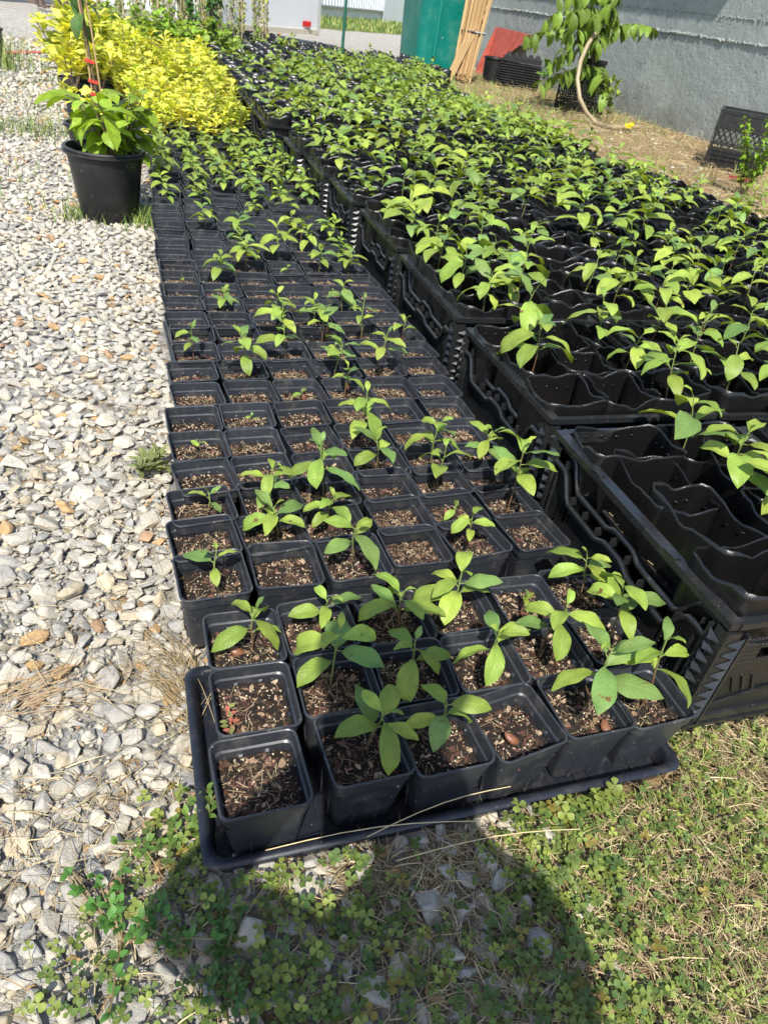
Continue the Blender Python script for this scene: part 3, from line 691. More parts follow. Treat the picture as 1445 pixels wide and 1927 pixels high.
# ------------------------------------------------------------------ grow bags
def bagmesh(seed, lo=False):
    r = random.Random(seed); mb = MB(); hw = .070; n = 16 if lo else 40; zs = [0, .10, .17, 1.] if lo else [0, .05, .10, .13, .155, .175, .19, 1.]
    ph = [r.uniform(0, 6.28) for _ in range(6)]; drop = r.uniform(.008, .022); side = r.randrange(4); ht = r.uniform(.188, .205)
    def ring(z, off):
        P = []
        for k in range(n):
            a = 2 * math.pi * (k + .5) / n; c, s = math.cos(a), math.sin(a); e = max(abs(c), abs(s)); m = hw / e * (1 - .03 * max(0, (1 / e - 1)) / .414)
            top = ht - drop * (1 - abs(math.sin(2 * a))) - .012 * max(0, math.sin(a + ph[0])) + .001 * math.sin(9 * a + ph[1]) + .0008 * math.sin(17 * a + ph[2])
            zz = min(z, 1) * 1. if z < .9 else top
            if z < .9 and z > top - .006: zz = top - .006 - (.19 - z) * .1
            k_ = sm(.05, .19, zz); wob = (1 + .010 * k_ * math.sin(5 * a + ph[3] + zz * 30) + .022 * k_ * math.sin(3 * a + ph[4]) - .035 * k_ * max(0, math.sin(3.5 * a + ph[5]) - .75) * 4 * abs(math.sin(6 * a + ph[0])))
            m2 = m * wob * (.94 + .03 * k_) - off
            P.append((m2 * c, m2 * s, zz))
        return P
    rings = [ring(z, 0) for z in zs] + [ring(1., .0007)] + [ring(z, .0007) for z in zs[::-1] if z < .9 and z > .09]
    loft(mb, rings, close=(True, False))
    if not lo:
        for s in range(4):       # little moulded dimples near the rim
            for k in (-.036, -.012, .012, .036):
                z = .162 + r.uniform(-.004, .004); V = np.array([[k - .003, -.0645, z], [k + .003, -.0645, z], [k + .0022, -.0645, z - .004], [k - .0022, -.0645, z - .004], [k, -.0605, z - .001]])
                mb.add(V @ rotm(s * math.pi / 2, 0, 0).T, [(0, 1, 4), (1, 2, 4), (2, 3, 4), (3, 0, 4)])
    return mb.mesh('grow_bag', M_FILM, 180)
BAGS = [bagmesh(60 + i) for i in range(6)]
BAGSOIL = [soilmesh(20 + i, .058, .118, 20, rnd=.3, chips=60, per=30) for i in range(3)]
DEEPSOIL = soilmesh(29, .056, .085, 90, rnd=.3, chips=120, per=60)
BSEED = []
for i in range(26):
    r = random.Random(700 + i); BSEED.append(seedling_merged(r, r.uniform(.12, .20), r.choice([5, 6, 7, 8, 9]), r.uniform(1.2, 1.75)).mesh('seedling', [M_LEAF, M_STEM], 180))

ZB = .075; KS = .89
starts = [(.549, 1.125), (1.165, 1.665), (1.72, 2.28), (2.335, 2.84), (2.93, 3.36), (3.385, 3.85), (3.87, 4.26), (4.6, 5.12), (5.16, 5.7), (5.75, 6.3), (6.35, 6.9), (6.95, 7.5), (7.55, 8.1), (8.15, 8.7), (8.75, 9.3), (9.35, 9.9), (9.95, 10.5)]
starts = [(a * KS, b_ * KS) for a, b_ in starts]
xleft = [.79, .80, .80, .81, .80, .78, .745, .70, .70, .70, .71, .72, .72, .73, .73, .74, .75]
xleft = [v * KS for v in xleft]
def right_edge(y): return KS * float(np.interp(y / KS, [0, 2, 3.87, 4.6, 5.4, 6.8, 9.3, 10.6], [3.2, 3.2, 3.2, 3.1, 2.92, 2.94, 3.4, 3.4]))
bags = []
for ci_, ((ya, yb_), xl) in enumerate(zip(starts, xleft), 1):
    j = 1; x = xl
    while x + CW * .7 < right_edge((ya + yb_) / 2):
        cx = x + CW / 2; cyy = (ya + yb_) / 2 + (0 if j == 1 else (.01 * math.sin(j * 5 + ci_)))
        cornerpx = [proj((cx + sx * CW / 2, cyy + sy * .3, .2)) for sx in (-1, 1) for sy in (-1, 1)]
        vis = any(-80 < p[0] < 1525 and -40 < p[1] < 2000 for p in cornerpx)
        if vis:
            if j == 1: lb = 'black crate with wavy ribbed side along the pots, %s crate back from the camera' % nth(ci_)
            else: lb = 'black crate full of seedling bags, %s across and %s back from the camera' % (nth(j), nth(ci_))
            crate(lb, (cx, cyy, .036), U(-.008, .008), (yb_ - ya) / CL, full=(j == 1 and ci_ < 9) or ci_ <= 2)
            nr = 4 if (yb_ - ya) > .45 else 3; nb = 1 if False else 3
            px_ = (CW - .03) / 2.6; 
            ncol = 2 if (ci_ == 1) else 3
            for a in range(nr):
                for b2 in range(ncol):
                    bx = cx + (b2 - (ncol - 1) / 2) * ((CW - .03) / ncol); by = cyy + (a - (nr - 1) / 2) * ((yb_ - ya - .03) / nr)
                    bags.append((bx, by, ci_, j, a + 1, b2 + 1, ((CW - .03) / ncol / .140, (yb_ - ya - .03) / nr / .140)))
        x += CW + .012; j += 1
def bagvis(x, y):
    p = proj((x, y, .2)); q = proj((x, y, .32)); return -30 < p[0] < 1570 and (-20 < p[1] < 1950)
bags = [b_ for b_ in bags if bagvis(b_[0], b_[1])]
bags.sort(key=lambda b_: b_[0] ** 2 + b_[1] ** 2)
NB = 290; rb = random.Random(21); rank = {}
for i, (x, y, cc, jj, ra, rc, sc) in enumerate(bags[:NB]):
    has = True
    if cc == 1: has = not (jj == 1 and rc == 1)
    elif rb.random() < (.24 if cc > 2 else (.45 if rc == 1 and jj == 1 else .18)): has = False
    if y > 3.9 and rb.random() < .15: has = False
    lb = '%s bag across, %s back, in crate %s across and %s back from the camera' % (nth(rc), nth(ra), nth(jj), nth(cc))
    t = thing('bagged_seedling' if has else 'soil_filled_bag', lb[:-len(' from the camera')] if len(lb.split()) > 16 else lb, 'grow bag', (x, y, ZB + .008 + rb.uniform(-.008, .008)), rb.uniform(-.1, .1), 'black plastic grow bags standing in the crates')
    obj('grow_bag', rb.choice(BAGS), t, rot=(0, 0, rb.randrange(4) * math.pi / 2), sc=(sc[0] * 1.03, sc[1] * 1.03, rb.uniform(.96, 1.06)))
    obj('soil', DEEPSOIL if (cc == 1) else rb.choice(BAGSOIL), t, sc=(sc[0], sc[1], 1), rot=(0, 0, 0))
    if not has: continue
    lx, ly = rb.uniform(-.02, .02), rb.uniform(-.02, .02)
    if cc == 1 and rc == 2: lx = -.035; ly = .01
    if i < 46:
        seedling(t, random.Random(900 + i), rb.uniform(.13, .18) + (.035 if cc == 1 else 0), rb.choice([7, 8, 9]), rb.uniform(1.25, 1.5) * (1.15 if cc == 1 else 1), (lx, ly, .085 if cc == 1 else .115), rb.uniform(0, 6.28))
    else: obj('seedling', rb.choice(BSEED), t, (lx, ly, .115), (0, 0, rb.uniform(0, 6.28)), rb.uniform(.62, 1.12))
# all the farther bags and seedlings read as one mass
LOBAG = [bagmesh(80 + i, True) for i in range(4)]
def meshdata(me):
    V = np.zeros(len(me.vertices) * 3); me.vertices.foreach_get('co', V); F = [tuple(p.vertices) for p in me.polygons]; return V.reshape(-1, 3), F
LB = [meshdata(m) for m in LOBAG]
fb = MB(); fs = MB()
def far_seed(mb, r, x, y, z, h, n, s): seedling_merged(r, h, n, s, mb, (x, y, z), r.uniform(0, 6.28))
for i, (x, y, cc, jj, ra, rc, sc) in enumerate(bags[NB:]):
    V, F = rb.choice(LB); fb.add((V * np.array((sc[0], sc[1], rb.uniform(.95, 1.08)))) + np.array((x, y, ZB + .008)), F)
    fb.add([(x - .05, y - .05, ZB + .125), (x + .05, y - .05, ZB + .125), (x + .05, y + .05, ZB + .125), (x - .05, y + .05, ZB + .125)], [(0, 1, 2, 3)])
    dens = .74 + .95 * fbm(x, y, 1.5, 4)
    if y > 8.6: dens = .08
    if x < 1.0 and y > 4.5: dens = .35
    if x < 1.9 and y > 7.4: dens = .15
    if rb.random() < dens: far_seed(fs, rb, x + rb.uniform(-.02, .02), y + rb.uniform(-.02, .02), ZB + .115, rb.uniform(.09, .20), rb.choice([5, 6, 7, 8]), rb.uniform(1.35, 1.9))
for x in np.arange(.85, 3.7, .13):      # bare black bags at the far end
    for y in np.arange(9.4, 12.4, .15):
        if y > 11.9 - .1 * x + .3 * math.sin(x * 5) or (x > 2.6 and y > 11.2): continue
        V, F = rb.choice(LB); fb.add((V * np.array((.9, 1, rb.uniform(.9, 1.25)))) + np.array((x + rb.uniform(-.02, .02), y, .0)), F)
tag(obj('distant_grow_bags', (fb, M_FILM, 180)), 'mass of black grow bags filling the far half of the bed', 'grow bags', kind='stuff')
tag(obj('distant_seedlings', (fs, [M_LEAF, M_STEM], 180)), 'carpet of green seedlings over the far half of the bed', 'seedlings', kind='stuff')

# ------------------------------------------------------------------ ground cover by the front edge
cv = MB(); r = random.Random(77)
LEAF3 = []
for k in range(5):
    mb = MB(); 
    g = leafgeo(.0100, .0092, .12, .35, .22, nv=6, nu=4, shape=4, seed=k)
    LEAF3.append(g)
def clover(mb, x, y, s, dark):
    h = r.uniform(.008, .034) * (s + .2); a0 = r.uniform(0, 6.28); tl = r.gauss(0, .25), r.gauss(0, .25)
    hue = r.random(); c = (np.array((.06, .14, .035)) * (1 - hue) + np.array((.22, .30, .06)) * hue) * r.uniform(.9, 1.45)
    if r.random() < .04: c = np.array((.3, .27, .05))
    bx, by = x + r.uniform(-.012, .012), y + r.uniform(-.012, .012)
    R0 = rotm(0, tl[0], tl[1])
    for k in range(3):
        g = LEAF3[(k + int(x * 991)) % 5]; R_ = R0 @ rotm(a0 + k * 2.094, 0, 0)
        mb.add((g[0] * s) @ R_.T + np.array((x, y, h)), g[1], c * r.uniform(.9, 1.1), g[2])
    mb.tube([(bx, by, 0), (x, y, h)], .0005, 3, c * 1.2, cap=False)
def cover_density(x, y):
    d = 0
    if y < .47 and x < .75:
        d = sm(-.12, .02, x - (.45 - y) * -.1) * (.55 + .9 * fbm(x, y, 9, 6))
        hole = math.exp(-(((x - .30) / .085) ** 2 + ((y - .385) / .05) ** 2)); d *= (1 - hole) * (.72 + .28 * sm(.3, .4, x))
    if x >= .42: d = max(d, (.22 + 1.2 * fbm(x, y, 9, 9)))
    if .4 < x < .62 and y > .3: d = max(d, .75)
    if x < 0: d = max(d, .8 * math.exp(-(((x + .0) / .04) ** 2 + ((y - .45) / .06) ** 2)), .5 * math.exp(-(((x + .09) / .05) ** 2 + ((y - .34) / .05) ** 2)))
    return max(0, d)
def behind_crate(x, y):   # inside the bed
    return (.02 < x < .685 and y > .415) or (x > .77 and y > .54) or (x > .66 and y > .5)
n = 0
while n < 8200:
    x, y = r.uniform(-.25, 1.25), r.uniform(.1, .58)
    if behind_crate(x, y) or not in_view(x, y, 0, 80): n += .15; continue
    n += 1
    if r.random() < cover_density(x, y) * .85: clover(cv, x, y, r.uniform(.45, 1.1) * (.9 if x < .5 else .66), 0)
for k in range(34):   # taller clump against the tray's right side
    clover(cv, r.gauss(.50, .045), r.uniform(.395, .425), r.uniform(.8, 1.3), 0)
tag(obj('clover', (cv, M_CLOVER, 180)), 'green clover and low weeds in front of the pot tray', 'clover', kind='stuff')
st = MB()
def straw(mb, x, y, l, z, col, w=.0006, a=None, rise=.2):
    a = r.uniform(0, 6.28) if a is None else a; P = []; bend = r.uniform(-.6, .6)
    px_, py_, pz = x, y, z
    for k in range(5):
        P.append((px_, py_, max(.0005, pz))); q = a + bend * k / 4; px_ += math.cos(q) * l / 4; py_ += math.sin(q) * l / 4; pz += l / 4 * rise * (1 - k * .6)
    mb.tube(P, [w, w, w * .9, w * .7, w * .3], 3, col, cap=False)
SC = [(.42, .32, .17), (.5, .41, .24), (.3, .21, .11), (.22, .15, .08), (.36, .3, .16)]
n = 0
while n < 15000:
    x, y = r.uniform(-.2, 1.3), r.uniform(.1, .6); 
    if behind_crate(x, y) or not in_view(x, y, 0, 80): n += .15; continue
    n += 1; d = .15 + 1.0 * sm(.0, .5, x) + .4 * fbm(x, y, 7, 12)
    if y > .36 and .1 < x < .5: d += .35
    if r.random() < d: straw(st, x, y, r.uniform(.012, .05), r.uniform(.0, .014), np.array(r.choice(SC)) * r.uniform(.7, 1.2), r.uniform(.0004, .0009), rise=r.gauss(.05, .25))
for k in range(130):      # dry tuft left of the tray and thin straws over the gravel
    straw(st, r.gauss(.02, .012), r.gauss(.70, .05), r.uniform(.05, .12), .002, np.array(SC[0]) * r.uniform(.6, 1.1), .0006, a=r.gauss(2.2, .6), rise=r.uniform(.1, .9))
for k in range(420):
    x, y = r.uniform(-.35, .02), r.uniform(.3, 1.6)
    straw(st, x, y, r.uniform(.02, .08), r.uniform(.012, .026), np.array(r.choice(SC)) * r.uniform(.7, 1.1), r.uniform(.0003, .0007), rise=.05)
for k in range(60):
    straw(st, r.gauss(-.2, .04), r.gauss(.72, .02), r.uniform(.04, .1), .015, np.array(SC[2]), .0006, a=r.gauss(.4, .4), rise=.1)
for (p, q) in [((500, 1600), (900, 1545)), ((690, 1575), (960, 1480)), ((745, 1620), (1090, 1560))]:
    A, B_ = at(*p, .035), at(*q, .045); P = [A + (B_ - A) * k / 6 + np.array((0, 0, .018 * math.sin(math.pi * k / 6))) for k in range(7)]; st.tube(P, .0007, 4, (.5, .4, .22), cap=False)
# straw litter in the strip by the wall
for k in range(6500):
    x, y = r.uniform(3.15, 6.0), r.uniform(3.3, 13)
    if not in_view(x, y): continue
    straw(st, x, y, r.uniform(.06, .18), r.uniform(0, .03), np.array(r.choice(SC)) * r.uniform(.7, 1.2), .0018, rise=r.gauss(.3, .4))
tag(obj('dry_straw', (st, M_STRAW)), 'dry tan straw littering the ground around the beds', 'dry grass', kind='stuff')
gr = MB()
def blade(mb, x, y, h, w, col, lean=.5):
    a = r.uniform(0, 6.28); dx, dy = math.cos(a), math.sin(a); V = []
    for k in range(4):
        t = k / 3; o = lean * h * t * t; ww = w * (1 - t) + .0002; V += [(x + dx * o - dy * ww, y + dy * o + dx * ww, h * t), (x + dx * o + dy * ww, y + dy * o - dx * ww, h * t)]
    mb.add(V, [(0, 1, 3, 2), (2, 3, 5, 4), (4, 5, 7, 6)], col)
GC = [(.16, .24, .04), (.22, .28, .06), (.10, .18, .04), (.30, .30, .10)]
n = 0
while n < 5000:
    x, y = r.uniform(.1, 1.3), r.uniform(.1, .6)
    if behind_crate(x, y) or not in_view(x, y, 0, 80): n += .15; continue
    n += 1
    if r.random() < sm(.25, .7, x) * (.7 + .8 * fbm(x, y, 6, 15)): blade(gr, x, y, r.uniform(.008, .03), r.uniform(.0006, .0013), np.array(r.choice(GC)) * r.uniform(.8, 1.2), .9)
for k in range(9000):
    x, y = r.uniform(-2.2, -.05), r.uniform(3.2, 9.8)
    if in_view(x, y) and r.random() < .25 + 1.1 * fbm(x, y, 1.6, 18): blade(gr, x, y, r.uniform(.02, .07), .003, np.array(r.choice(GC)) * r.uniform(.8, 1.2))
for k in range(5000):
    x, y = r.uniform(3.1, 6), r.uniform(4, 13)
    if in_view(x, y) and r.random() < .2 + .25 * sm(7, 9, y) + .9 * fbm(x, y, 1.3, 19): blade(gr, x, y, r.uniform(.04, .14), .004, np.array(r.choice(GC)) * r.uniform(.8, 1.3))
for (cx, cy, n_, s_, hh) in [(-.20, 3.12, 260, .07, .06), (.02, 3.10, 380, .05, .08), (-1.0, 7.2, 200, .12, .3), (-.55, 4.7, 250, .12, .1)]:
    for k in range(n_): blade(gr, r.gauss(cx, s_), r.gauss(cy, s_), r.uniform(.3, 1) * hh, .003, np.array(r.choice(GC)) * r.uniform(.6, 1.1))
for k in range(9000):
    y = r.uniform(22, 34); x = r.uniform(2, 16)
    if ground_mask(x, y)[1] > .5 and in_view(x, y): blade(gr, x, y, r.uniform(.05, .18), .02, np.array(r.choice(GC)) * r.uniform(.8, 1.3))
tag(obj('grass', (gr, M_STRAW)), 'short green grass in patches between the gravel and straw', 'grass', kind='stuff')

# weeds as things of their own
def weed(name, label, loc, n, L_, W_, spread, h, col, seed, cat='weed'):
    r_ = random.Random(seed); mb = MB(); sm_ = MB()
    for k in range(n):
        a = r_.uniform(0, 6.28); l = r_.uniform(.3, 1) * spread; P = [(0, 0, .002)]; 
        for q in range(1, 5): P.append((math.cos(a) * l * q / 4, math.sin(a) * l * q / 4, h * math.sin(math.pi * .5 * q / 4) * r_.uniform(.6, 1.1)))
        sm_.tube(P, .0013, 5, (.16, .12, .05), cap=False)
        for q in range(1, 5):
            for z_ in range(3):
                g = leafgeo(L_ * r_.uniform(.6, 1.1), W_, .4, .6, .1, nv=5, nu=2, shape=1); R_ = rotm(r_.uniform(0, 6.28), 0, 0) @ rotm(0, 0, r_.uniform(-.2, .8))
                mb.add(g[0] @ R_.T + np.array(P[q]), g[1], np.array(col) * r_.uniform(.75, 1.3), g[2])
    t = thing(name, label, cat, loc); obj('leaves', (mb, M_CLOVER, 180), t); obj('stems', (sm_, M_STEM, 60), t); return t
weed('weed', 'low purslane-like weed between gravel and the tray corner', (.0, .47, .01), 9, .014, .007, .075, .022, (.07, .15, .03), 1)
weed('weed', 'sprawling weed with bright tip on the gravel at lower left', (-.07, .375, .012), 9, .015, .007, .10, .018, (.07, .15, .03), 2)
weed('weed', 'dark green weed runner in the shadow at the bottom edge', (.03, .33, .01), 10, .014, .006, .09, .02, (.06, .12, .03), 3)
weed('weed', 'pale wilted weed on the gravel beside the seventh row of pots', (-.03, 1.28, .015), 6, .04, .011, .06, .012, (.2, .24, .09), 4)
fl = MB()
for k in range(40):
    g = leafgeo(.006, .0014, .5, -.2, .1, nv=3, nu=1, shape=3); fl.add(g[0] @ (rotm(k * 2.4, 0, 0) @ rotm(0, 0, .1 + 1.1 * k / 40)).T, g[1], (.6, .52, .42), g[2])
fl.tube([(0, 0, 0), (.003, .004, -.03)], .0007, 4, (.14, .2, .06))
p = at(647, 1768, .03); tag(obj('clover_flower', (fl, M_STRAW), None, p), 'single faded white clover flower head in the shade', 'flower')

# ------------------------------------------------------------------ big nursery pots and tall plants at left
def roundpot(mb, R0, R1, h, n=40, z0=0., lip=.012):
    def ring(r_, z): return [(r_ * math.cos(2 * math.pi * k / n), r_ * math.sin(2 * math.pi * k / n), z0 + z) for k in range(n)]
    loft(mb, [ring(R0 * .96, 0), ring(R0, h * .02), ring(R0 + (R1 - R0) * .93, h * .90), ring(R1 + lip * .4, h * .905), ring(R1 + lip, h * .93), ring(R1 + lip, h * .955), ring(R1 + lip * .7, h * .965), ring(R1 + lip, h * .98), ring(R1 + lip * .6, h), ring(R1 - .002, h), ring(R1 - .006, h * .9), ring(R0 + (R1 - R0) * .75, h * .75)], close=(True, False))
def disc_soil(R_, z):
    mb = MB(); V = [(0, 0, z)]; n = 24
    for q in (.5, 1.):
        for k in range(n): V.append((R_ * q * math.cos(6.2832 * k / n), R_ * q * math.sin(6.2832 * k / n), z + .006 * fbm(q * 9, k, 1, 3)))
    F = [(0, 1 + k, 1 + (k + 1) % n) for k in range(n)] + [(1 + k, 1 + n + k, 1 + n + (k + 1) % n, 1 + (k + 1) % n) for k in range(n)]
    mb.add(V, F, (.05, .032, .02)); return mb
def foliage(mb, sb, r_, base, n_st, h, leafL, leafW, npl, col, spread, shape=0, start=.25, tiltr=(-.6, .3), rad=.004, bend=.0, cj=.25, stemc=(.15, .12, .05)):
    for s in range(n_st):
        a = r_.uniform(0, 6.28); q = r_.uniform(.3, 1) * spread; P = []
        x0, y0 = base[0] + math.cos(a) * spread * .12, base[1] + math.sin(a) * spread * .12; hh = h * r_.uniform(.75, 1.05)
        for k in range(7):
            t = k / 6; P.append(np.array((x0 + math.cos(a) * q * t ** 1.5 + bend * math.sin(t * 6 + s), y0 + math.sin(a) * q * t ** 1.5, base[2] + hh * t)))
        sb.tube(P, [rad * (1 - .1 * k) for k in range(7)], 5, np.array(stemc) * r_.uniform(.8, 1.2), cap=False)
        for k in range(npl):
            t = start + (1 - start) * (k + r_.random()) / npl; i = min(5, int(t * 6)); f = t * 6 - i; p = P[i] * (1 - f) + P[min(6, i + 1)] * f
            g = leafgeo(leafL * r_.uniform(.7, 1.15), leafW * r_.uniform(.8, 1.1), r_.uniform(.1, .6), r_.uniform(.6, 1.6), .2, nv=5, nu=2, shape=shape)
            R_ = rotm(r_.uniform(0, 6.28), 0, 0) @ rotm(0, r_.uniform(-.3, .3), 0) @ rotm(0, 0, r_.uniform(*tiltr))
            mb.add(g[0] @ R_.T + p, g[1], np.array(col) * r_.uniform(1 - cj, 1 + cj) * (1, 1, r_.uniform(.6, 1.2)), g[2])
bp = at(197, 405); bx, by = -.125, 3.14
t = thing('potted_tree', 'large black nursery pot with bright green leafy shoots beside the gravel', 'potted plant', (bx, by, 0)); t.scale = (1.08, 1.08, 1.05)
mb = MB(); roundpot(mb, .098, .128, .245); obj('pot', (mb, M_NUR, 40), t); obj('soil', (disc_soil(.115, .195), M_SOIL), t)
mb, s_ = MB(), MB(); r_ = random.Random(9)
foliage(mb, s_, r_, (.05, .0, .17), 15, .25, .125, .052, 7, (.19, .31, .03), .17, start=.3, tiltr=(-.8, .2))
obj('foliage', (mb, M_LEAF, 180), t); obj('stems', (s_, M_STEM, 60), t)
bk = MB(); bk.tube([(-.01, .03, .15), (-.035, .06, .62), (-.07, .09, 1.0)], .0035, 6, (.36, .24, .12)); bk.tube([(.02, .03, .15), (-.01, .05, .62), (-.05, .06, 1.0)], .003, 6, (.40, .27, .13))
q = obj('bamboo_stake', (bk, M_STEM, 60), t)
tp = MB()
for z_, x_ in ((.44, -.018), (.50, -.023), (.40, -.015)): tp.box((x_, .052, z_), (.028, .018, .010), (.55, .05, .03), rotm(.3, .2, 0))
obj('tie_tape', (tp, M_STEM), q)
mb, s_ = MB(), MB(); 
for k in range(11):
    g = leafgeo(.10 * U(.8, 1.1), .045, .1, 1.2, .2, nv=7, nu=4, shape=1); R_ = rotm(U(0, 6.28), 0, 0) @ rotm(0, 0, U(-1.2, -.2)); z_ = .60 + k * .035
    mb.add(g[0] @ R_.T + np.array((-.02 - .06 * (z_ - .4), .055 + .03 * (z_ - .4), z_)), g[1], np.array((.05, .11, .025)) * U(.8, 1.3), g[2])
s_.tube([(.0, .04, .19), (-.015, .05, .45), (-.035, .065, .7), (-.06, .08, .95)], .004, 6, (.12, .08, .05))
vn = obj('vine', (mb, M_LEAF, 180), t); obj('vine_stem', (s_, M_STEM, 60), vn)
t = thing('potted_shrub', 'black nursery pot behind the largest pot, yellow shrub leaning left', 'potted plant', (-.20, 3.95, 0))
mb = MB(); roundpot(mb, .085, .115, .20); obj('pot', (mb, M_NUR, 40), t); obj('soil', (disc_soil(.10, .17), M_SOIL), t)
YC = (.62, .64, .10)
mb, s_ = MB(), MB(); foliage(mb, s_, random.Random(12), (.0, .0, .16), 5, .24, .05, .045, 12, YC, .16, shape=2, tiltr=(-.3, .9), cj=.2)
obj('foliage', (mb, M_LEAF, 180), t); obj('stems', (s_, M_STEM, 60), t)

# yellow ginkgo bed
GK = []
for i in range(6):
    r_ = random.Random(50 + i); mb, s_ = MB(), MB()
    h_ = r_.uniform(.17, .26)
    for st_ in range(5):
        a = st_ * 1.3 + r_.uniform(-.3, .3); ex = r_.uniform(.045, .10) if st_ else .01; P = [np.array((math.cos(a) * ex * k / 5, math.sin(a) * ex * k / 5, .08 + h_ * (1 if st_ == 0 else .75) * k / 5)) for k in range(6)]
        s_.tube(P, [.0028 - .0003 * k for k in range(6)], 5, (.2, .13, .08), cap=False)
        for k in range(6 if st_ else 8):
            t_ = .38 + .62 * (k + .5) / (6 if st_ else 8); f = t_ * 5; i0 = min(4, int(f)); p = P[i0] + (P[i0 + 1] - P[i0]) * (f - i0)
            for q in range(2):
                g = leafgeo(r_.uniform(.036, .055), r_.uniform(.038, .055), .3, r_.uniform(.3, 1.2), .25, nv=5, nu=4, shape=2, wav=.002, seed=k * 9 + q)
                R_ = rotm(r_.uniform(0, 6.28), 0, 0) @ rotm(0, 0, r_.uniform(-.3, 1.0)); c_ = np.array(YC) * r_.uniform(.75, 1.15); 
                if r_.random() < .25: c_ = np.array((.40, .48, .06))
                mb.add(g[0] @ R_.T + p, g[1], c_, g[2])
    GK.append((mb.mesh('foliage', M_LEAF, 180), s_.mesh('stem', M_STEM, 60)))
SQ = potmesh(9); GSO = soilmesh(33, .0445, .083, 5, chips=20, per=5)
r_ = random.Random(61); k = 0; gy = 4.28; row = 1
YG = 'yellow-leaved ginkgo saplings in their bed'
while gy < 7.4:
    xs_ = np.arange(.02 if gy > 4.6 else .10, .57, .13); c_ = 0
    if gy > 5.2: xs_ = np.concatenate([np.arange(-.34, .0, .14), xs_])
    for gx in xs_:
        c_ += 1
        t = thing('ginkgo_sapling', 'yellow ginkgo sapling, %s from left in the %s row of the yellow bed' % (nth(c_), nth(row)), 'sapling', (gx + r_.gauss(0, .008), gy + r_.gauss(0, .01), .006), r_.uniform(0, 6.28), YG)
        sc_ = .9 + .22 * sm(4.3, 6, gy) + r_.uniform(-.1, .1); sc_ *= (1 + .45 * sm(.05, -.3, gx)) * r_.uniform(.85, 1.15)
        obj('pot', SQ, t, sc=1.08); obj('soil', GSO, t, sc=1.08); f, s_ = r_.choice(GK); q = obj('stem', s_, t, sc=sc_); obj('foliage', f, q)
    gy += .21; row += 1
for (gx, gy, sc_) in [(-.42, 5.9, 1.9), (-.30, 6.3, 2.0)]:
    t = thing('ginkgo_sapling', 'tall yellow ginkgo at the left end of the yellow bed, ' + ('nearer of two' if gy < 6 else 'farther of two'), 'sapling', (gx, gy, 0), 0, YG)
    obj('pot', SQ, t, sc=1.3); obj('soil', GSO, t, sc=1.3); q = obj('stem', GK[0][1], t, sc=sc_); obj('foliage', GK[0][0], q)

# green shrubs and tall whips behind
def shrub(label, loc, n_st, h, L_, W_, npl, col, spread, seed, start=.2, name='potted_shrub', group=None, cat='shrub', tiltr=(-.7, .3), bend=0., shape=0, stemc=(.15, .12, .05)):
    t = thing(name, label, cat, loc, 0, group); mb = MB(); roundpot(mb, .07, .085, .15, 20); obj('pot', (mb, M_NUR, 40), t)
    mb, s_ = MB(), MB(); foliage(mb, s_, random.Random(seed), (0, 0, .13), n_st, h, L_, W_, npl, col, spread, start=start, tiltr=tiltr, bend=bend, shape=shape, stemc=stemc)
    obj('foliage', (mb, M_LEAF, 180), t); obj('stems', (s_, M_STEM, 60), t); return t
r_ = random.Random(90); k = 0
for gy in (7.6, 8.1, 8.7):
    for gx in np.arange(-.15, .95, .22):
        k += 1
        shrub('bright green potted shrub behind the yellow bed, %s of its block from front left' % nth(k), (gx + r_.uniform(-.04, .04), gy + r_.uniform(-.06, .06), 0), 6, r_.uniform(.28, .42), .08, .05, 11, (.20, .31, .035), .12, 500 + k, group='green shrubs behind the yellow bed')
k = 0
for gy in (9.6, 10.5, 11.4):
    for gx in np.arange(-.3, 2.0, .19):
        k += 1
        if gx > 1.75 or (gy < 10 and gx > .8): continue
        shrub('tall thin sapling with small leaves in the back block, %s counted from front left' % nth(k) , (gx + r_.uniform(-.05, .05), gy + r_.uniform(-.1, .1), .03), 9, r_.uniform(.9, 1.3), .055, .034, 15, (.15, .23, .04) if k % 4 else (.3, .33, .05), .16, 600 + k, name='tall_sapling', group='tall saplings at the back', cat='sapling', tiltr=(-1.3, .3), bend=.02, start=.08, stemc=(.52, .42, .30))
shrub('dense dark green sapling, tallest at the right end of the leafy beds', (.80, 8.9, 0), 7, 1.0, .085, .045, 26, (.06, .15, .03), .13, 777, name='tall_sapling', cat='sapling', tiltr=(-1, .2), stemc=(.3, .25, .2))
shrub('dark green sapling beside the tallest dense one', (.62, 9.2, 0), 6, .9, .085, .045, 22, (.06, .15, .03), .13, 778, name='tall_sapling', cat='sapling', tiltr=(-1, .2))

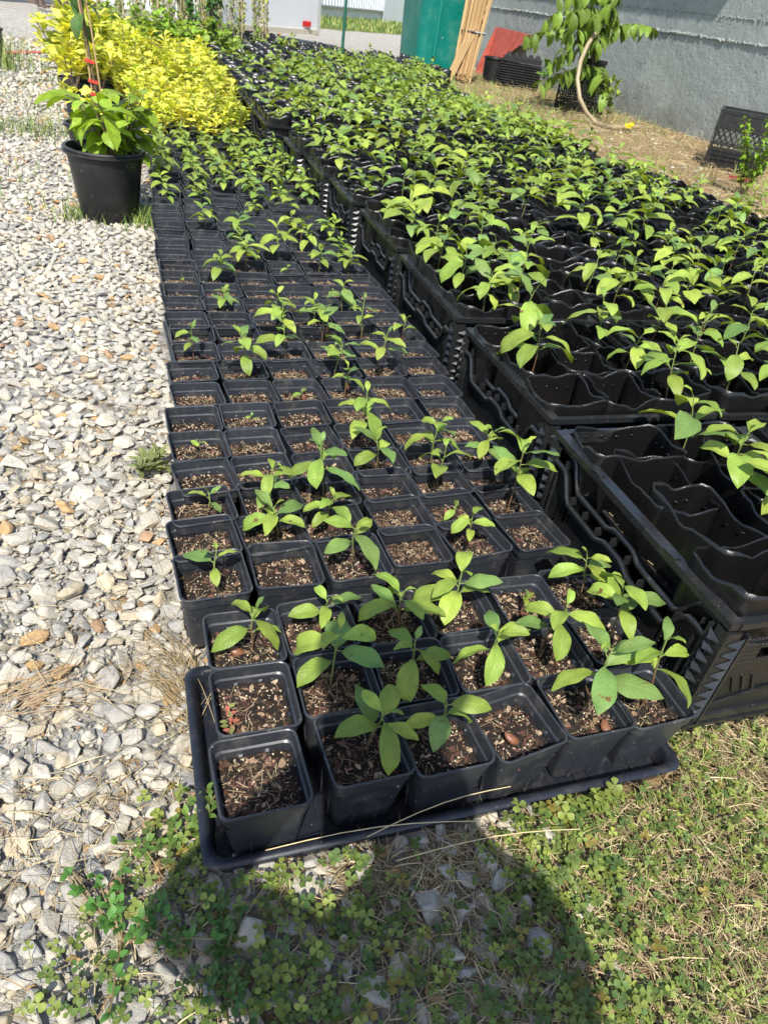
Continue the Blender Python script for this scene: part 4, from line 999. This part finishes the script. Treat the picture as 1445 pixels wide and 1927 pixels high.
# small pots and clutter at the left edge and back
p = at(3, 112); mb = MB(); roundpot(mb, .085, .10, .23, 28)
tag(obj('nursery_pot', (mb, M_NUR, 40), None, (p[0] - .06, p[1], 0)), 'black nursery pot cut by the left edge of the photo', 'pot')
p = at(130, 126); mb = MB(); roundpot(mb, .04, .062, .15, 24)
tag(obj('nursery_pot', (mb, M_NUR, 40), None, (p[0], p[1], 0)), 'small black pot standing left of the yellow bed', 'pot')
A, B_ = at(-40, 104), at(118, 103); mb = MB(); mb.tube([A + (0, 0, .015), (A + B_) / 2 + (0, .03, .015), B_ + (0, 0, .015)], .014, 8, (.50, .12, .09))
tag(obj('hose', (mb, mat('hose_red', rough=.5, attr=True))), 'thin red hose lying across the grass edge at upper left', 'hose')
mb = MB(); r_ = random.Random(8)
for k in range(16):
    p = np.array((-1.15 + r_.uniform(-.25, .25), 14.2 + r_.uniform(-.3, .3), .06)); mb.tube([p, p + (r_.uniform(-.3, .3), r_.uniform(-.3, .3), r_.uniform(0, .3))], .02, 5, (.13, .09, .07))
tag(obj('scrap_heap', (mb, M_STEM)), 'brown tangle of dead branches on the far gravel at upper left', 'branches')

# green metal stake in the bed
p = at(641, 134, .16); mb = MB(); mb.tube([(p[0], p[1], .0), (p[0] + .0, p[1], 2.0)], .016, 8, (.01, .09, .06)); mb.tube([(p[0], p[1], .02), (p[0], p[1], .26)], .028, 10, (.012, .10, .07)); mb.tube([(p[0], p[1], .26), (p[0], p[1], .29)], .02, 8, (.5, .5, .5))
tag(obj('fence_post', (mb, mat('green_paint', rough=.4, attr=True, vary=(9, .2)), 50)), 'slim dark green metal post rising from the seedling bed', 'post')
RED = mat('red_tag', (.55, .06, .07), .5)
for k, (px_, py_, z_, lbl) in enumerate([(475, 196, .17, 'at the left corner of the far crates'), (625, 150, .17, 'left of the green post'), (677, 158, .16, 'right of the green post'), (574, 127, .16, 'deep among the far seedlings'), (526, 72, .15, 'beside the far saplings')]):
    p = at(px_, py_, z_); mb = MB(); mb.box((0, 0, 0), (.045 if k < 2 else .03, .003, .13 if k == 1 else .07)); mb.box((0, 0, -.07), (.012, .002, .06))
    tag(obj('plant_tag', (mb, RED), None, (p[0], p[1], z_ + .03), (0, .05, .1)), 'red plastic plant tag standing ' + lbl, 'plant tag', 'red plant tags')

# ------------------------------------------------------------------ the grey wall
def wallmat(m, t, N, L, b, tc):
    g = N.new('ShaderNodeTexCoord')
    vo = N.new('ShaderNodeTexVoronoi'); vo.inputs['Scale'].default_value = 17; L.new(g.outputs['Object'], vo.inputs['Vector'])
    no = N.new('ShaderNodeTexNoise'); no.inputs['Scale'].default_value = 7; no.inputs['Detail'].default_value = 9; no.inputs['Roughness'].default_value = .68; L.new(g.outputs['Object'], no.inputs['Vector'])
    mr = N.new('ShaderNodeMapRange'); mr.inputs['From Min'].default_value = .10; mr.inputs['From Max'].default_value = .22; L.new(vo.outputs['Distance'], mr.inputs['Value'])
    sx = N.new('ShaderNodeSeparateColor'); L.new(vo.outputs['Color'], sx.inputs[0]); gt = N.new('ShaderNodeMath'); gt.operation = 'LESS_THAN'; gt.inputs[1].default_value = .72; L.new(sx.outputs[0], gt.inputs[0])
    mx = N.new('ShaderNodeMath'); mx.operation = 'MAXIMUM'; L.new(mr.outputs[0], mx.inputs[0]); L.new(gt.outputs[0], mx.inputs[1])
    ad = N.new('ShaderNodeMath'); ad.operation = 'ADD'; L.new(mx.outputs[0], ad.inputs[0]); L.new(no.outputs[0], ad.inputs[1])
    bp = N.new('ShaderNodeBump'); bp.inputs['Strength'].default_value = .75; bp.inputs['Distance'].default_value = .03; L.new(ad.outputs[0], bp.inputs['Height']); L.new(bp.outputs[0], b.inputs['Normal'])
    # mossy dirt band along the foot of the wall
    sz = N.new('ShaderNodeSeparateXYZ'); L.new(g.outputs['Object'], sz.inputs[0]); n4 = N.new('ShaderNodeTexNoise'); n4.inputs['Scale'].default_value = 3.5; n4.inputs['Detail'].default_value = 8; L.new(g.outputs['Object'], n4.inputs['Vector'])
    ma = N.new('ShaderNodeMath'); ma.operation = 'MULTIPLY_ADD'; L.new(n4.outputs[0], ma.inputs[0]); ma.inputs[1].default_value = -1.1; L.new(sz.outputs[2], ma.inputs[2])
    r4 = N.new('ShaderNodeMapRange'); r4.inputs['From Min'].default_value = -.18; r4.inputs['From Max'].default_value = -.52; r4.inputs['To Max'].default_value = .6; L.new(ma.outputs[0], r4.inputs['Value'])
    s0 = b.inputs['Base Color'].links[0].from_socket; m4 = N.new('ShaderNodeMix'); m4.data_type = 'RGBA'; L.new(r4.outputs[0], m4.inputs[0]); L.new(s0, m4.inputs[6]); m4.inputs[7].default_value = (.17, .165, .13, 1); L.new(m4.outputs[2], b.inputs['Base Color'])
    # paler rain streak patches with a shape of their own
    n2 = N.new('ShaderNodeTexNoise'); n2.inputs['Scale'].default_value = 1.6; n2.inputs['Detail'].default_value = 7; L.new(g.outputs['Object'], n2.inputs['Vector'])
    r2 = N.new('ShaderNodeMapRange'); r2.inputs['From Min'].default_value = .52; r2.inputs['From Max'].default_value = .68; r2.inputs['To Max'].default_value = .55; L.new(n2.outputs[0], r2.inputs['Value'])
    src = b.inputs['Base Color'].links[0].from_socket; mi = N.new('ShaderNodeMix'); mi.data_type = 'RGBA'; L.new(r2.outputs[0], mi.inputs[0]); L.new(src, mi.inputs[6]); mi.inputs[7].default_value = (.38, .42, .39, 1); L.new(mi.outputs[2], b.inputs['Base Color'])
M_WALL = mat('painted_concrete', (.275, .305, .285), .7, vary=(3, .12), extra=wallmat)
WX = 6.07
t = thing('concrete_wall', 'rough grey painted concrete wall with horizontal pour seams along the right', 'wall', (WX, 8, 0))
mb = MB(); r_ = random.Random(4)
mb.box((.15, 1., 1.5), (.3, 17, 3.06)); obj('wall_face', (mb, M_WALL), t)
for z0, s in ((.94, 1.), (1.145, .35)):
    mb = MB(); yv = -7.
    while yv < 9.:
        l = r_.uniform(.02, .07); hh = r_.uniform(.006, .022) * s
        mb.box((-.004, yv, z0 + .004 * math.sin(yv * 3) + r_.uniform(-.006, .006)), (r_.uniform(.015, .04) * s, l, hh), R=rotm(r_.uniform(-.3, .3), r_.uniform(-.5, .5), r_.uniform(-.5, .5))); yv += l * (.8 if s == 1 else 1.1)
    obj('pour_seam', (mb, M_WALL), t)
e_ = .34; pe = atx(1340, 42, WX); y_end = pe[1] - (SD.y / SD.x) * e_; ztop = pe[2] + (-SD.z / SD.x) * e_
mb = MB(); L_ = 16.5 - y_end; mb.box((WX - e_ / 2, y_end + L_ / 2, ztop + .06), (e_, L_, .12))
for k in range(int(L_ / .6)): mb.box((WX - e_ / 2, y_end + .3 + k * .6, ztop - .04), (e_ - .03, .05, .08))
eo = obj('roof_eave', (mb, mat('eave_wood', (.25, .26, .25), .7, vary=.1))); tag(eo, 'roof eave overhanging the grey wall just above the frame', 'eave')

# milk crate leaning by the wall, right
def milkcrate(name, label, loc, rz, tilt, w_=.40, h=.36, sc=1.):
    t = thing(name, label, 'milk crate', loc, rz); t.rotation_euler = (tilt[0], tilt[1], rz); t.scale = (sc, sc, sc)
    for s in range(4):
        mb = MB(); R_ = rotm(s * math.pi / 2, 0, 0)
        def bx_(c, d, Rr=None):
            V = np.array([[sx * d[0] / 2, sy * d[1] / 2, sz * d[2] / 2] for sz in (-1, 1) for (sx, sy) in ((-1, -1), (1, -1), (1, 1), (-1, 1))])
            if Rr is not None: V = V @ Rr.T
            mb.add((V + np.array(c)) @ R_.T, BOXF)
        y = -w_ / 2 + .006
        bx_((0, y, h - .012), (w_ - .02, .022, .024)); bx_((0, y, h * .80), (w_ - .03, .007, h * .26)); bx_((0, y, .012), (w_ - .02, .016, .02))
        for k in range(4): bx_((0, y - .001, .03 + k * h * .075), (w_ - .03, .010, .012))
        for k in range(13):
            xx = (k - 6) * w_ / 13.5
            if k % 2 == 0: bx_((xx, y, h * .17), (.009, .009, h * .28))
        bx_((0, y, h * .33), (w_ - .03, .012, .010)); bx_((0, y, h * .665), (w_ - .03, .012, .010))
        for k in range(9):
            xx = (k - 4) * w_ / 10
            for a in (-.62, .62): bx_((xx, y + (.002 if a > 0 else -.001), h * .5), (.009, .005, h * .37), rotm(0, a, 0))
        bx_((-w_ / 2 + .008, y, h / 2), (.02, .014, h - .01)); bx_((w_ / 2 - .008, y, h / 2), (.02, .0135, h - .012))
        obj('lattice_side', (mb, M_CRATE), t)
    for s in range(4):
        mb = MB(); mb.box((0, -w_ / 2 + .016, h * .12), (w_ - .05, .003, h * .16)); o_ = obj('inner_wall', (mb, M_CRATE), t, rot=(0, 0, s * math.pi / 2))
    mb = MB()
    for k in range(9): mb.box(((k - 4) * w_ / 9.6, 0, .006), (.008, w_ - .03, .006)); mb.box((0, (k - 4) * w_ / 9.6, .0085), (w_ - .03, .008, .005))
    obj('base_grid', (mb, M_CRATE), t); return t
p = at(1330, 312); 
milkcrate('milk_crate', 'black milk crate with lattice sides leaning by the grey wall at right', (p[0] + .27, p[1] + .0, .02), -.66, (.0, .0), .50, .43)
mb = MB(); mb.box((0, 0, .02), (.16, .10, .02), (.28, .04, .03), rotm(.3, .1, 0)); p2 = at(1385, 345)
tag(obj('red_scrap', (mb, M_STEM), None, (p2[0] + .1, p2[1] + .1, .0)), 'flat red plastic scrap under the leaning milk crate', 'scrap')
t = thing('locust_sapling', 'feathery bright green sapling at the right edge before the milk crate', 'sapling', (4.24, 4.66, 0))
mb, s_ = MB(), MB(); foliage(mb, s_, random.Random(31), (0, 0, 0), 9, .52, .055, .024, 44, (.2, .34, .02), .2, shape=1, tiltr=(-.6, .4), start=.2); obj('foliage', (mb, M_LEAF, 180), t); obj('stems', (s_, M_STEM, 60), t)

# the big vine in its pot, with crate
V0 = np.array((5.15, 8.85, 0.))
milkcrate('milk_crate', 'dark milk crate under the climbing vine beside the wall', (5.20, 8.95, 0), .25, (0, 0), .42, .36)
t = thing('climbing_vine', 'climbing vine with large drooping leaves in a black pot by the wall', 'vine', tuple(V0))
mb = MB(); roundpot(mb, .13, .17, .36, 28, z0=.20); obj('pot', (mb, M_NUR, 40), t, (.16, .22, 0))
s_ = MB(); r_ = random.Random(14); mb = MB(); LC = (.115, .20, .03)
trunks = []
for k in range(5):
    P = []; ax = r_.uniform(-.12, .12); ay = r_.uniform(-.1, .1)
    for q in range(8): tq = q / 7; P.append(np.array((.14 + ax * tq + .05 * math.sin(tq * 5 + k), .15 + ay * tq, .3 + 1.25 * tq)))
    s_.tube(P, [.014 - .0012 * q for q in range(8)], 6, (.11, .075, .05)); trunks.append(P)
def branch(A, B_, n, L_, W_, colr=LC, down=.7):
    A = np.array(A, float) - V0; B_ = np.array(B_, float) - V0; P = [A + (B_ - A) * q / 6 + np.array((0, 0, .06 * math.sin(math.pi * q / 6))) for q in range(7)]
    s_.tube(P, [.006 - .0006 * q for q in range(7)], 5, (.15, .16, .06)); d = math.atan2(B_[1] - A[1], B_[0] - A[0])
    for q in range(n):
        tq = .15 + .85 * (q + .5) / n; i = min(5, int(tq * 6)); p_ = P[i] + (P[i + 1] - P[i]) * (tq * 6 - i)
        g = leafgeo(L_ * 1.25 * r_.uniform(.75, 1.1), W_ * 1.2 * r_.uniform(.85, 1.1), .1, r_.uniform(.8, 1.6), .2, nv=7, nu=4, shape=1)
        R_ = rotm(d - math.pi / 2 + (1.2 if q % 2 else -1.2) + r_.uniform(-.4, .4), 0, 0) @ rotm(0, r_.uniform(-.3, .3), 0) @ rotm(0, 0, -down + r_.uniform(-.5, .4))
        mb.add(g[0] @ R_.T + p_, g[1], np.array(colr) * r_.uniform(.65, 1.35), g[2])
def vp(px_, py_, Y=8.85): return aty(px_, py_, Y)
T0 = vp(1100, 60); 
for (px_, py_, Y, n_, L_) in [(1060, 140, 8.4, 9, .17), (1075, 25, 8.4, 14, .17), (1095, 75, 8.9, 12, .17), (1130, 60, 8.9, 10, .17), (1055, 45, 9.0, 12, .17), (1160, 40, 8.8, 8, .16), (985, 68, 8.7, 16, .16), (1228, 52, 8.6, 14, .16), (1040, 25, 8.5, 18, .18), (1150, 12, 8.6, 18, .18), (1135, 150, 8.6, 13, .20), (1140, 180, 8.7, 5, .2), (1050, 95, 8.4, 8, .17), (1010, 160, 8.6, 12, .15), (1030, 120, 8.7, 14, .15), (1165, -10, 8.8, 12, .17), (1085, -15, 8.6, 20, .18), (1045, -5, 8.9, 10, .17), (1120, 90, 8.5, 12, .17), (1070, 60, 8.5, 12, .18), (1115, 35, 8.5, 12, .18), (1020, 40, 8.8, 8, .15)]:
    k = random.choice(trunks)[min(7, max(1, int((1 - py_ / 230) * 5)))] + V0
    branch(k, vp(px_, py_, Y), n_, L_, L_ * .46, down=.75)
obj('stems', (s_, M_STEM, 60), t); obj('foliage', (mb, M_LEAF, 180), t)
weed('weed', 'upright leafy weed at the foot of the climbing vine', tuple(at(1025, 190)), 9, .10, .05, .22, .45, (.14, .22, .04), 41)
weed('weed', 'thin leafy weed growing by the end of the tan hose', tuple(at(1138, 235)), 6, .09, .04, .12, .45, (.16, .24, .04), 42)
HP = [(1120, 62, 8.6), (1105, 85, 8.4), (1092, 115, 8.2), (1086, 150, 8.1), (1090, 185, 8.0), (1103, 212, 7.95), (1122, 232, 7.9)]
P = [aty(a, b_, c_) for a, b_, c_ in HP]; P += [at(1150, 241, .03), at(1200, 239, .035)]
mb = MB(); mb.tube(P, .022, 10, (.33, .26, .16)); tag(obj('hose', (mb, mat('tan_hose', rough=.5, attr=True, vary=(6, .12)), 60)), 'thick tan hose hanging in a curve in front of the vine', 'hose')
p = at(1180, 243, .02); mb = MB(); mb.box((0, 0, .03), (.09, .05, .035), (.75, .6, .02), rotm(.4, 0, .1)); mb.box((.03, 0, .05), (.04, .04, .03), (.7, .55, .02))
tag(obj('hose_fitting', (mb, M_STEM), None, tuple(p)), 'small yellow plastic fitting at the end of the tan hose', 'fitting')

# things leaning at the far end of the wall
p0, p1 = at(750, 122), at(779, 141); p2 = p1 + np.array((.86, .04, 0))
mb = MB()
top = 2.3
d = (p2 - p1); d[2] = 0; s_dir = (p0 - p1); s_dir[2] = 0; s_dir = s_dir / np.linalg.norm(s_dir) * 1.0
dn = np.array((-d[1], d[0], 0)); dn /= np.linalg.norm(dn)
base = [p1, p2, p2 + dn * .9, p1 + dn * .9 + 0 * s_dir]; base[3] = p0 if False else p1 + dn * .9
ctr = sum(base) / 4; ctr[2] = 0; n_ = 8
def binring(z, k, cham=.14):
    P = []
    for i in range(4):
        a, b_, c_ = base[i - 1], base[i], base[(i + 1) % 4]; u = (a - b_) / np.linalg.norm(a - b_); v = (c_ - b_) / np.linalg.norm(c_ - b_)
        for q in (u * cham, u * cham * .62 + v * cham * .08, (u + v) * cham * .29, u * cham * .08 + v * cham * .62, v * cham): pt = ctr + (b_ + q - ctr) * k; P.append((pt[0], pt[1], z))
    return P
loft(mb, [binring(.05, .93), binring(.3, .95), binring(1.55, 1.03), binring(1.6, 1.07), binring(1.72, 1.07), binring(1.73, 1.03), binring(2.3, 1.06)], (.0, .16, .125), close=(True, True))
f0 = (p1 - ctr) * .96 + ctr; f1 = (p2 - ctr) * .96 + ctr
for q in (.30,):
    a = f0 + (f1 - f0) * q; mb.tube([a - dn * .005 + (0, 0, .25), a - dn * .03 + (0, 0, 2.2)], .03, 8, (.0, .165, .13))
tag(obj('green_bin', (mb, mat('green_plastic', rough=.38, attr=True, bump=(8, .1, .01), vary=(2.5, .22), extra=dusty(.35, (.25, .3, .25), 2.5)), 40)), 'large green plastic bin with rounded corners standing at the far end', 'bin')
# bamboo bundle
mb = MB(); r_ = random.Random(55); A = aty(863, 135, 11.6); A[2] = 0.02; B_ = aty(918, -12, 12.0)
A = at(866, 153, .02); u = np.cross(np.array(B_) - A, (0, 0, 1)); u /= np.linalg.norm(u)
B_ = aty(906, -10, A[1] + .2)
for k in range(90):
    o = u * r_.uniform(-.17, .15) + np.array((0, r_.uniform(-.06, .06), 0)); c_ = np.array(r_.choice([(.38, .24, .10), (.28, .17, .07), (.46, .31, .14)]))
    mb.tube([A + o * .8 + (0, 0, r_.uniform(-.0, .1)), B_ + o * .95 + (r_.uniform(-.03, .03), 0, r_.uniform(0, .3))], .012, 6, c_)
A2 = at(838, 150, .02)
for k in range(5): mb.tube([A2 + u * .02 * k, B_ + u * (.05 + .03 * k)], .010, 5, (.42, .28, .12))
t = thing('bamboo_bundle', 'bundle of tan bamboo canes leaning upright beside the green bin', 'bamboo canes'); obj('canes', (mb, M_STEM, 60), t)
mb = MB(); m_ = A + (B_ - A) * .58; mb.tube([m_ - u * .18 - (0, .07, .0), m_ - (0, .1, 0), m_ + u * .16 - (0, .07, 0)], .016, 6, (.02, .02, .02)); obj('strap', (mb, M_NUR), t)
# red board leaning on the wall
q = [at(893, 140), at(975, 150)]; P0 = at(893, 137); P1 = at(966, 146)
T0_ = atx(934, 50, 6.02); T1_ = atx(1002, 66, 6.02)
for q_ in (P0, P1): q_[0] = min(q_[0], 5.72)
Vb = np.array([P0, P1, T1_, T0_]); nrm = np.cross(Vb[1] - Vb[0], Vb[3] - Vb[0]); nrm /= np.linalg.norm(nrm)
mb = MB(); mb.add(np.concatenate([Vb, Vb - nrm * .03]), BOXF, (.30, .055, .035))
tag(obj('red_board', (mb, mat('rusty_red', rough=.75, attr=True, vary=(6, .45), bump=(9, .3, .01)))), 'faded red board leaning against the wall behind the black pots', 'board')
p = at(932, 158); mb = MB(); roundpot(mb, .155, .17, .33, 28)
tag(obj('nursery_pot', (mb, M_NUR, 40), None, (p[0], p[1] + .15, 0)), 'upside-plain black nursery pot standing before the red board'.replace('upside-plain ', 'plain '), 'pot')
p = at(960, 165); t = thing('tray_stack', 'stack of black nursery trays beside the pot near the red board', 'trays', (p[0] + .16, p[1] + .1, 0), -.5); t.scale = (1.15, 1.1, 1.25)
for k in range(9):
    mb = MB(); mb.box((0, 0, .03 + k * .026), (.52, .36, .010)); mb.box((0, 0, .022 + k * .026), (.46, .31, .012)); obj('tray', (mb, M_NUR), t)
mb = MB(); mb.box((0, 0, .285), (.48, .33, .05))
for i in range(5):
    for j in range(3): mb.tube([((i - 2) * .09, (j - 1) * .1, .31), ((i - 2) * .09, (j - 1) * .1, .345)], [.036, .022], 8)
obj('plug_tray', (mb, M_NUR), t)
fl = MB(); ellipsoid(fl, (0, 0, .0), (.04, .03, .03), (.7, .5, .02)); fl.tube([(0, 0, 0), (0, .02, -.4)], .006, 5, (.15, .22, .05)); p = aty(986, 107, at(985, 163)[1] + .6); tag(obj('yellow_flower', (fl, M_STEM), None, tuple(p)), 'small yellow flower behind the tray stack', 'flower')
mb = MB(); p = at(884, 150); mb.box((p[0], p[1] + 1.6, 1.2), (.12, .12, 2.4), (.75, .75, .72)); tag(obj('white_post', (mb, M_STEM)), 'white post seen between the green bin and the bamboo canes', 'post')

# ------------------------------------------------------------------ trailer and far building
p = at(597, 64, .22); q = at(420, 53, .22)
dirn = (q - p); dirn[2] = 0; dirn /= np.linalg.norm(dirn); nn = np.array((dirn[1], -dirn[0], 0)); nn = nn if nn[1] > 0 else -nn
t = thing('trailer', 'white box trailer parked beyond the back of the seedling beds', 'trailer')
WHT = mat('white_panel', rough=.45, attr=True, vary=(1.2, .05)); mb = MB()
def prism(mb, p, q, nn, dep, z0, z1, col): mb.add([(*p[:2], z0), (*q[:2], z0), (*(q + nn * dep)[:2], z0), (*(p + nn * dep)[:2], z0), (*p[:2], z1), (*q[:2], z1), (*(q + nn * dep)[:2], z1), (*(p + nn * dep)[:2], z1)], BOXF, col)
qq = p + dirn * 2.9
prism(mb, p, qq, nn, 2.2, .26, 2.7, (.72, .74, .76)); obj('body', (mb, WHT), t)
mb = MB(); prism(mb, p - nn * .02 - dirn * .01, qq, nn, .06, .21, .275, (.55, .5, .4)); prism(mb, p - nn * .025 - dirn * .03, p + dirn * .02, nn, .1, .2, 2.7, (.35, .35, .35)); obj('trim', (mb, WHT), t)
mb = MB(); lp = aty(575, 53, p[1]); a = p + dirn * .28; prism(mb, a - nn * .05, a + dirn * .17, nn, .05, .31, .38, (.5, .02, .02)); obj('tail_light', (mb, WHT), t)
mb = MB(); 
for k in (1.5, 2.3):
    c_ = p + dirn * k + nn * .15; ring_ = [[(c_[0] + dirn[0] * .24 * math.cos(a_ * .3927) + nn[0] * o, c_[1] + dirn[1] * .24 * math.cos(a_ * .3927) + nn[1] * o, .24 + .24 * math.sin(a_ * .3927)) for a_ in range(16)] for o in (0, .18)]
    loft(mb, ring_, (.02, .02, .02), close=(True, True))
obj('wheels', (mb, M_NUR), t)
A, B_ = at(560, 32), at(760, 43); dirn = (B_ - A); dirn[2] = 0; dirn /= np.linalg.norm(dirn); nn = np.array((-dirn[1], dirn[0], 0)); nn = nn if nn[1] > 0 else -nn
t = thing('far_building', 'long white building with corrugated siding across the gravel yard', 'building')
split = at(715, 40); L0 = (split - A) @ dirn; a0 = A - dirn * 14; b0 = A + dirn * L0; c0 = b0 + dirn * 26
mb = MB(); prism(mb, a0, b0, nn, 8, .35, 5, (.70, .74, .78))
k = 0.
while k < 14 + L0: prism(mb, a0 + dirn * k - nn * .05, a0 + dirn * (k + .12), nn, .05, .36, 5, (.66, .70, .75)); k += .3
obj('corrugated_siding', (mb, WHT), t)
mb = MB(); prism(mb, a0 + nn * .1, b0 + nn * .1, nn, 7.8, -.05, .35, (.60, .60, .57)); prism(mb, b0 + dirn * .01 - nn * .02, c0, nn, 8, -.05, 5, (.72, .72, .70))
obj('block_wall', (mb, WHT), t)
mb = MB(); prism(mb, a0 - nn * .06, b0 - nn * .0, nn, .05, .30, .38, (.3, .28, .25)); obj('sill_board', (mb, WHT), t)

# ------------------------------------------------------------------ the photographer, whose shadow lies over the front pots
def photographer():
    J = {'pelvis': (-.04, -.62, .72), 'belly': (-.04, -.56, .88), 'chest': (-.05, -.50, 1.06), 'neck': (-.06, -.36, 1.20), 'chin': (-.07, -.30, 1.25), 'head': (-.07, -.25, 1.33), 'crown': (-.07, -.27, 1.42),
         'shL': (-.19, -.48, 1.12), 'elL': (-.27, -.24, .92), 'wrL': (-.12, -.06, .80), 'shR': (.07, -.50, 1.12), 'elR': (.08, -.22, .86), 'wrR': (.11, -.06, .80),
         'hipL': (-.13, -.62, .68), 'knL': (-.17, -.50, .40), 'anL': (-.16, -.60, .08), 'toL': (-.18, -.42, .03), 'hipR': (.03, -.62, .68), 'knR': (.10, -.50, .40), 'anR': (.10, -.60, .08), 'toR': (.12, -.42, .03)}
    Rr = {'pelvis': .14, 'belly': .13, 'chest': .15, 'neck': .055, 'chin': .07, 'head': .095, 'crown': .075, 'shL': .065, 'shR': .065, 'elL': .045, 'elR': .045, 'wrL': .028, 'wrR': .028, 'hipL': .10, 'hipR': .10, 'knL': .065, 'knR': .065, 'anL': .045, 'anR': .045, 'toL': .035, 'toR': .035}
    Ed = [('pelvis', 'belly'), ('belly', 'chest'), ('chest', 'neck'), ('neck', 'chin'), ('chin', 'head'), ('head', 'crown')] + [(a + s, b_ + s) for s in 'LR' for a, b_ in (('sh', 'el'), ('el', 'wr'), ('hip', 'kn'), ('kn', 'an'), ('an', 'to'))] + [('chest', 'shL'), ('chest', 'shR'), ('pelvis', 'hipL'), ('pelvis', 'hipR')]
    V = []; E_ = []; R_ = []; ix = {}
    for k_, v in J.items(): ix[k_] = len(V); V.append(v); R_.append(Rr[k_])
    for a, b_ in Ed: E_.append((ix[a], ix[b_]))
    for s in (-1, 1):      # fingers round the phone's edges
        wri = ix['wrL' if s < 0 else 'wrR']; pal = len(V); V.append((s * .075, -.035, .825)); R_.append(.022); E_.append((wri, pal))
        for k_ in range(4):
            a = len(V); V.append((s * .062, -.040 - .004 * k_, .845 - k_ * .018 + .02)); R_.append(.008); E_.append((pal, a)); V.append((s * .035, -.045, .842 - k_ * .018 + .02)); R_.append(.0075); E_.append((a, a + 1))
        a = len(V); V.append((s * .060, -.020, .855)); R_.append(.009); E_.append((pal, a)); V.append((s * .045, -.055, .87)); R_.append(.0085); E_.append((a, a + 1))
    me = bpy.data.meshes.new('body'); me.from_pydata(V, E_, []); o = bpy.data.objects.new('body', me); COL.objects.link(o)
    sk = o.modifiers.new('skin', 'SKIN'); 
    if not me.skin_vertices: 
        bm = bmesh.new(); bm.from_mesh(me); bm.verts.layers.skin.verify(); bm.to_mesh(me); bm.free()
    for i, r0 in enumerate(R_): me.skin_vertices[0].data[i].radius = (r0, r0 * (.85 if r0 > .1 else 1)); me.skin_vertices[0].data[i].use_root = (i == 0)
    ss = o.modifiers.new('sub', 'SUBSURF'); ss.levels = 2; ss.render_levels = 2
    me.materials.append(mat('shirt', (.15, .2, .3), .9)); 
    t = thing('person', 'person stooping behind the camera with a phone, known by the shadow over the front pots', 'person'); o.parent = t
    mb = MB(); ellipsoid(mb, (-.07, -.27, 1.365), (.10, .115, .095), (.06, .04, .025)); h_ = obj('hair', (mb, M_STEM, 180), o)
    return t
photographer()
mb = MB(); f_ = -RW.T @ np.array([0, 0, 1.]) ; vd = np.array([RW[0][2], RW[1][2], RW[2][2]]); vr = np.array([RW[0][0], RW[1][0], RW[2][0]]); vu = -np.array([RW[0][1], RW[1][1], RW[2][1]])
c_ = np.array((0, 0, H)) - vd * .016 - vu * .05; Rm = np.stack([vr, vd, vu], 1)
mb.box(c_, (.078, .009, .155), (.03, .03, .035), Rm); tag(obj('phone', (mb, M_NUR)), 'slim dark phone held up at the camera position', 'phone')
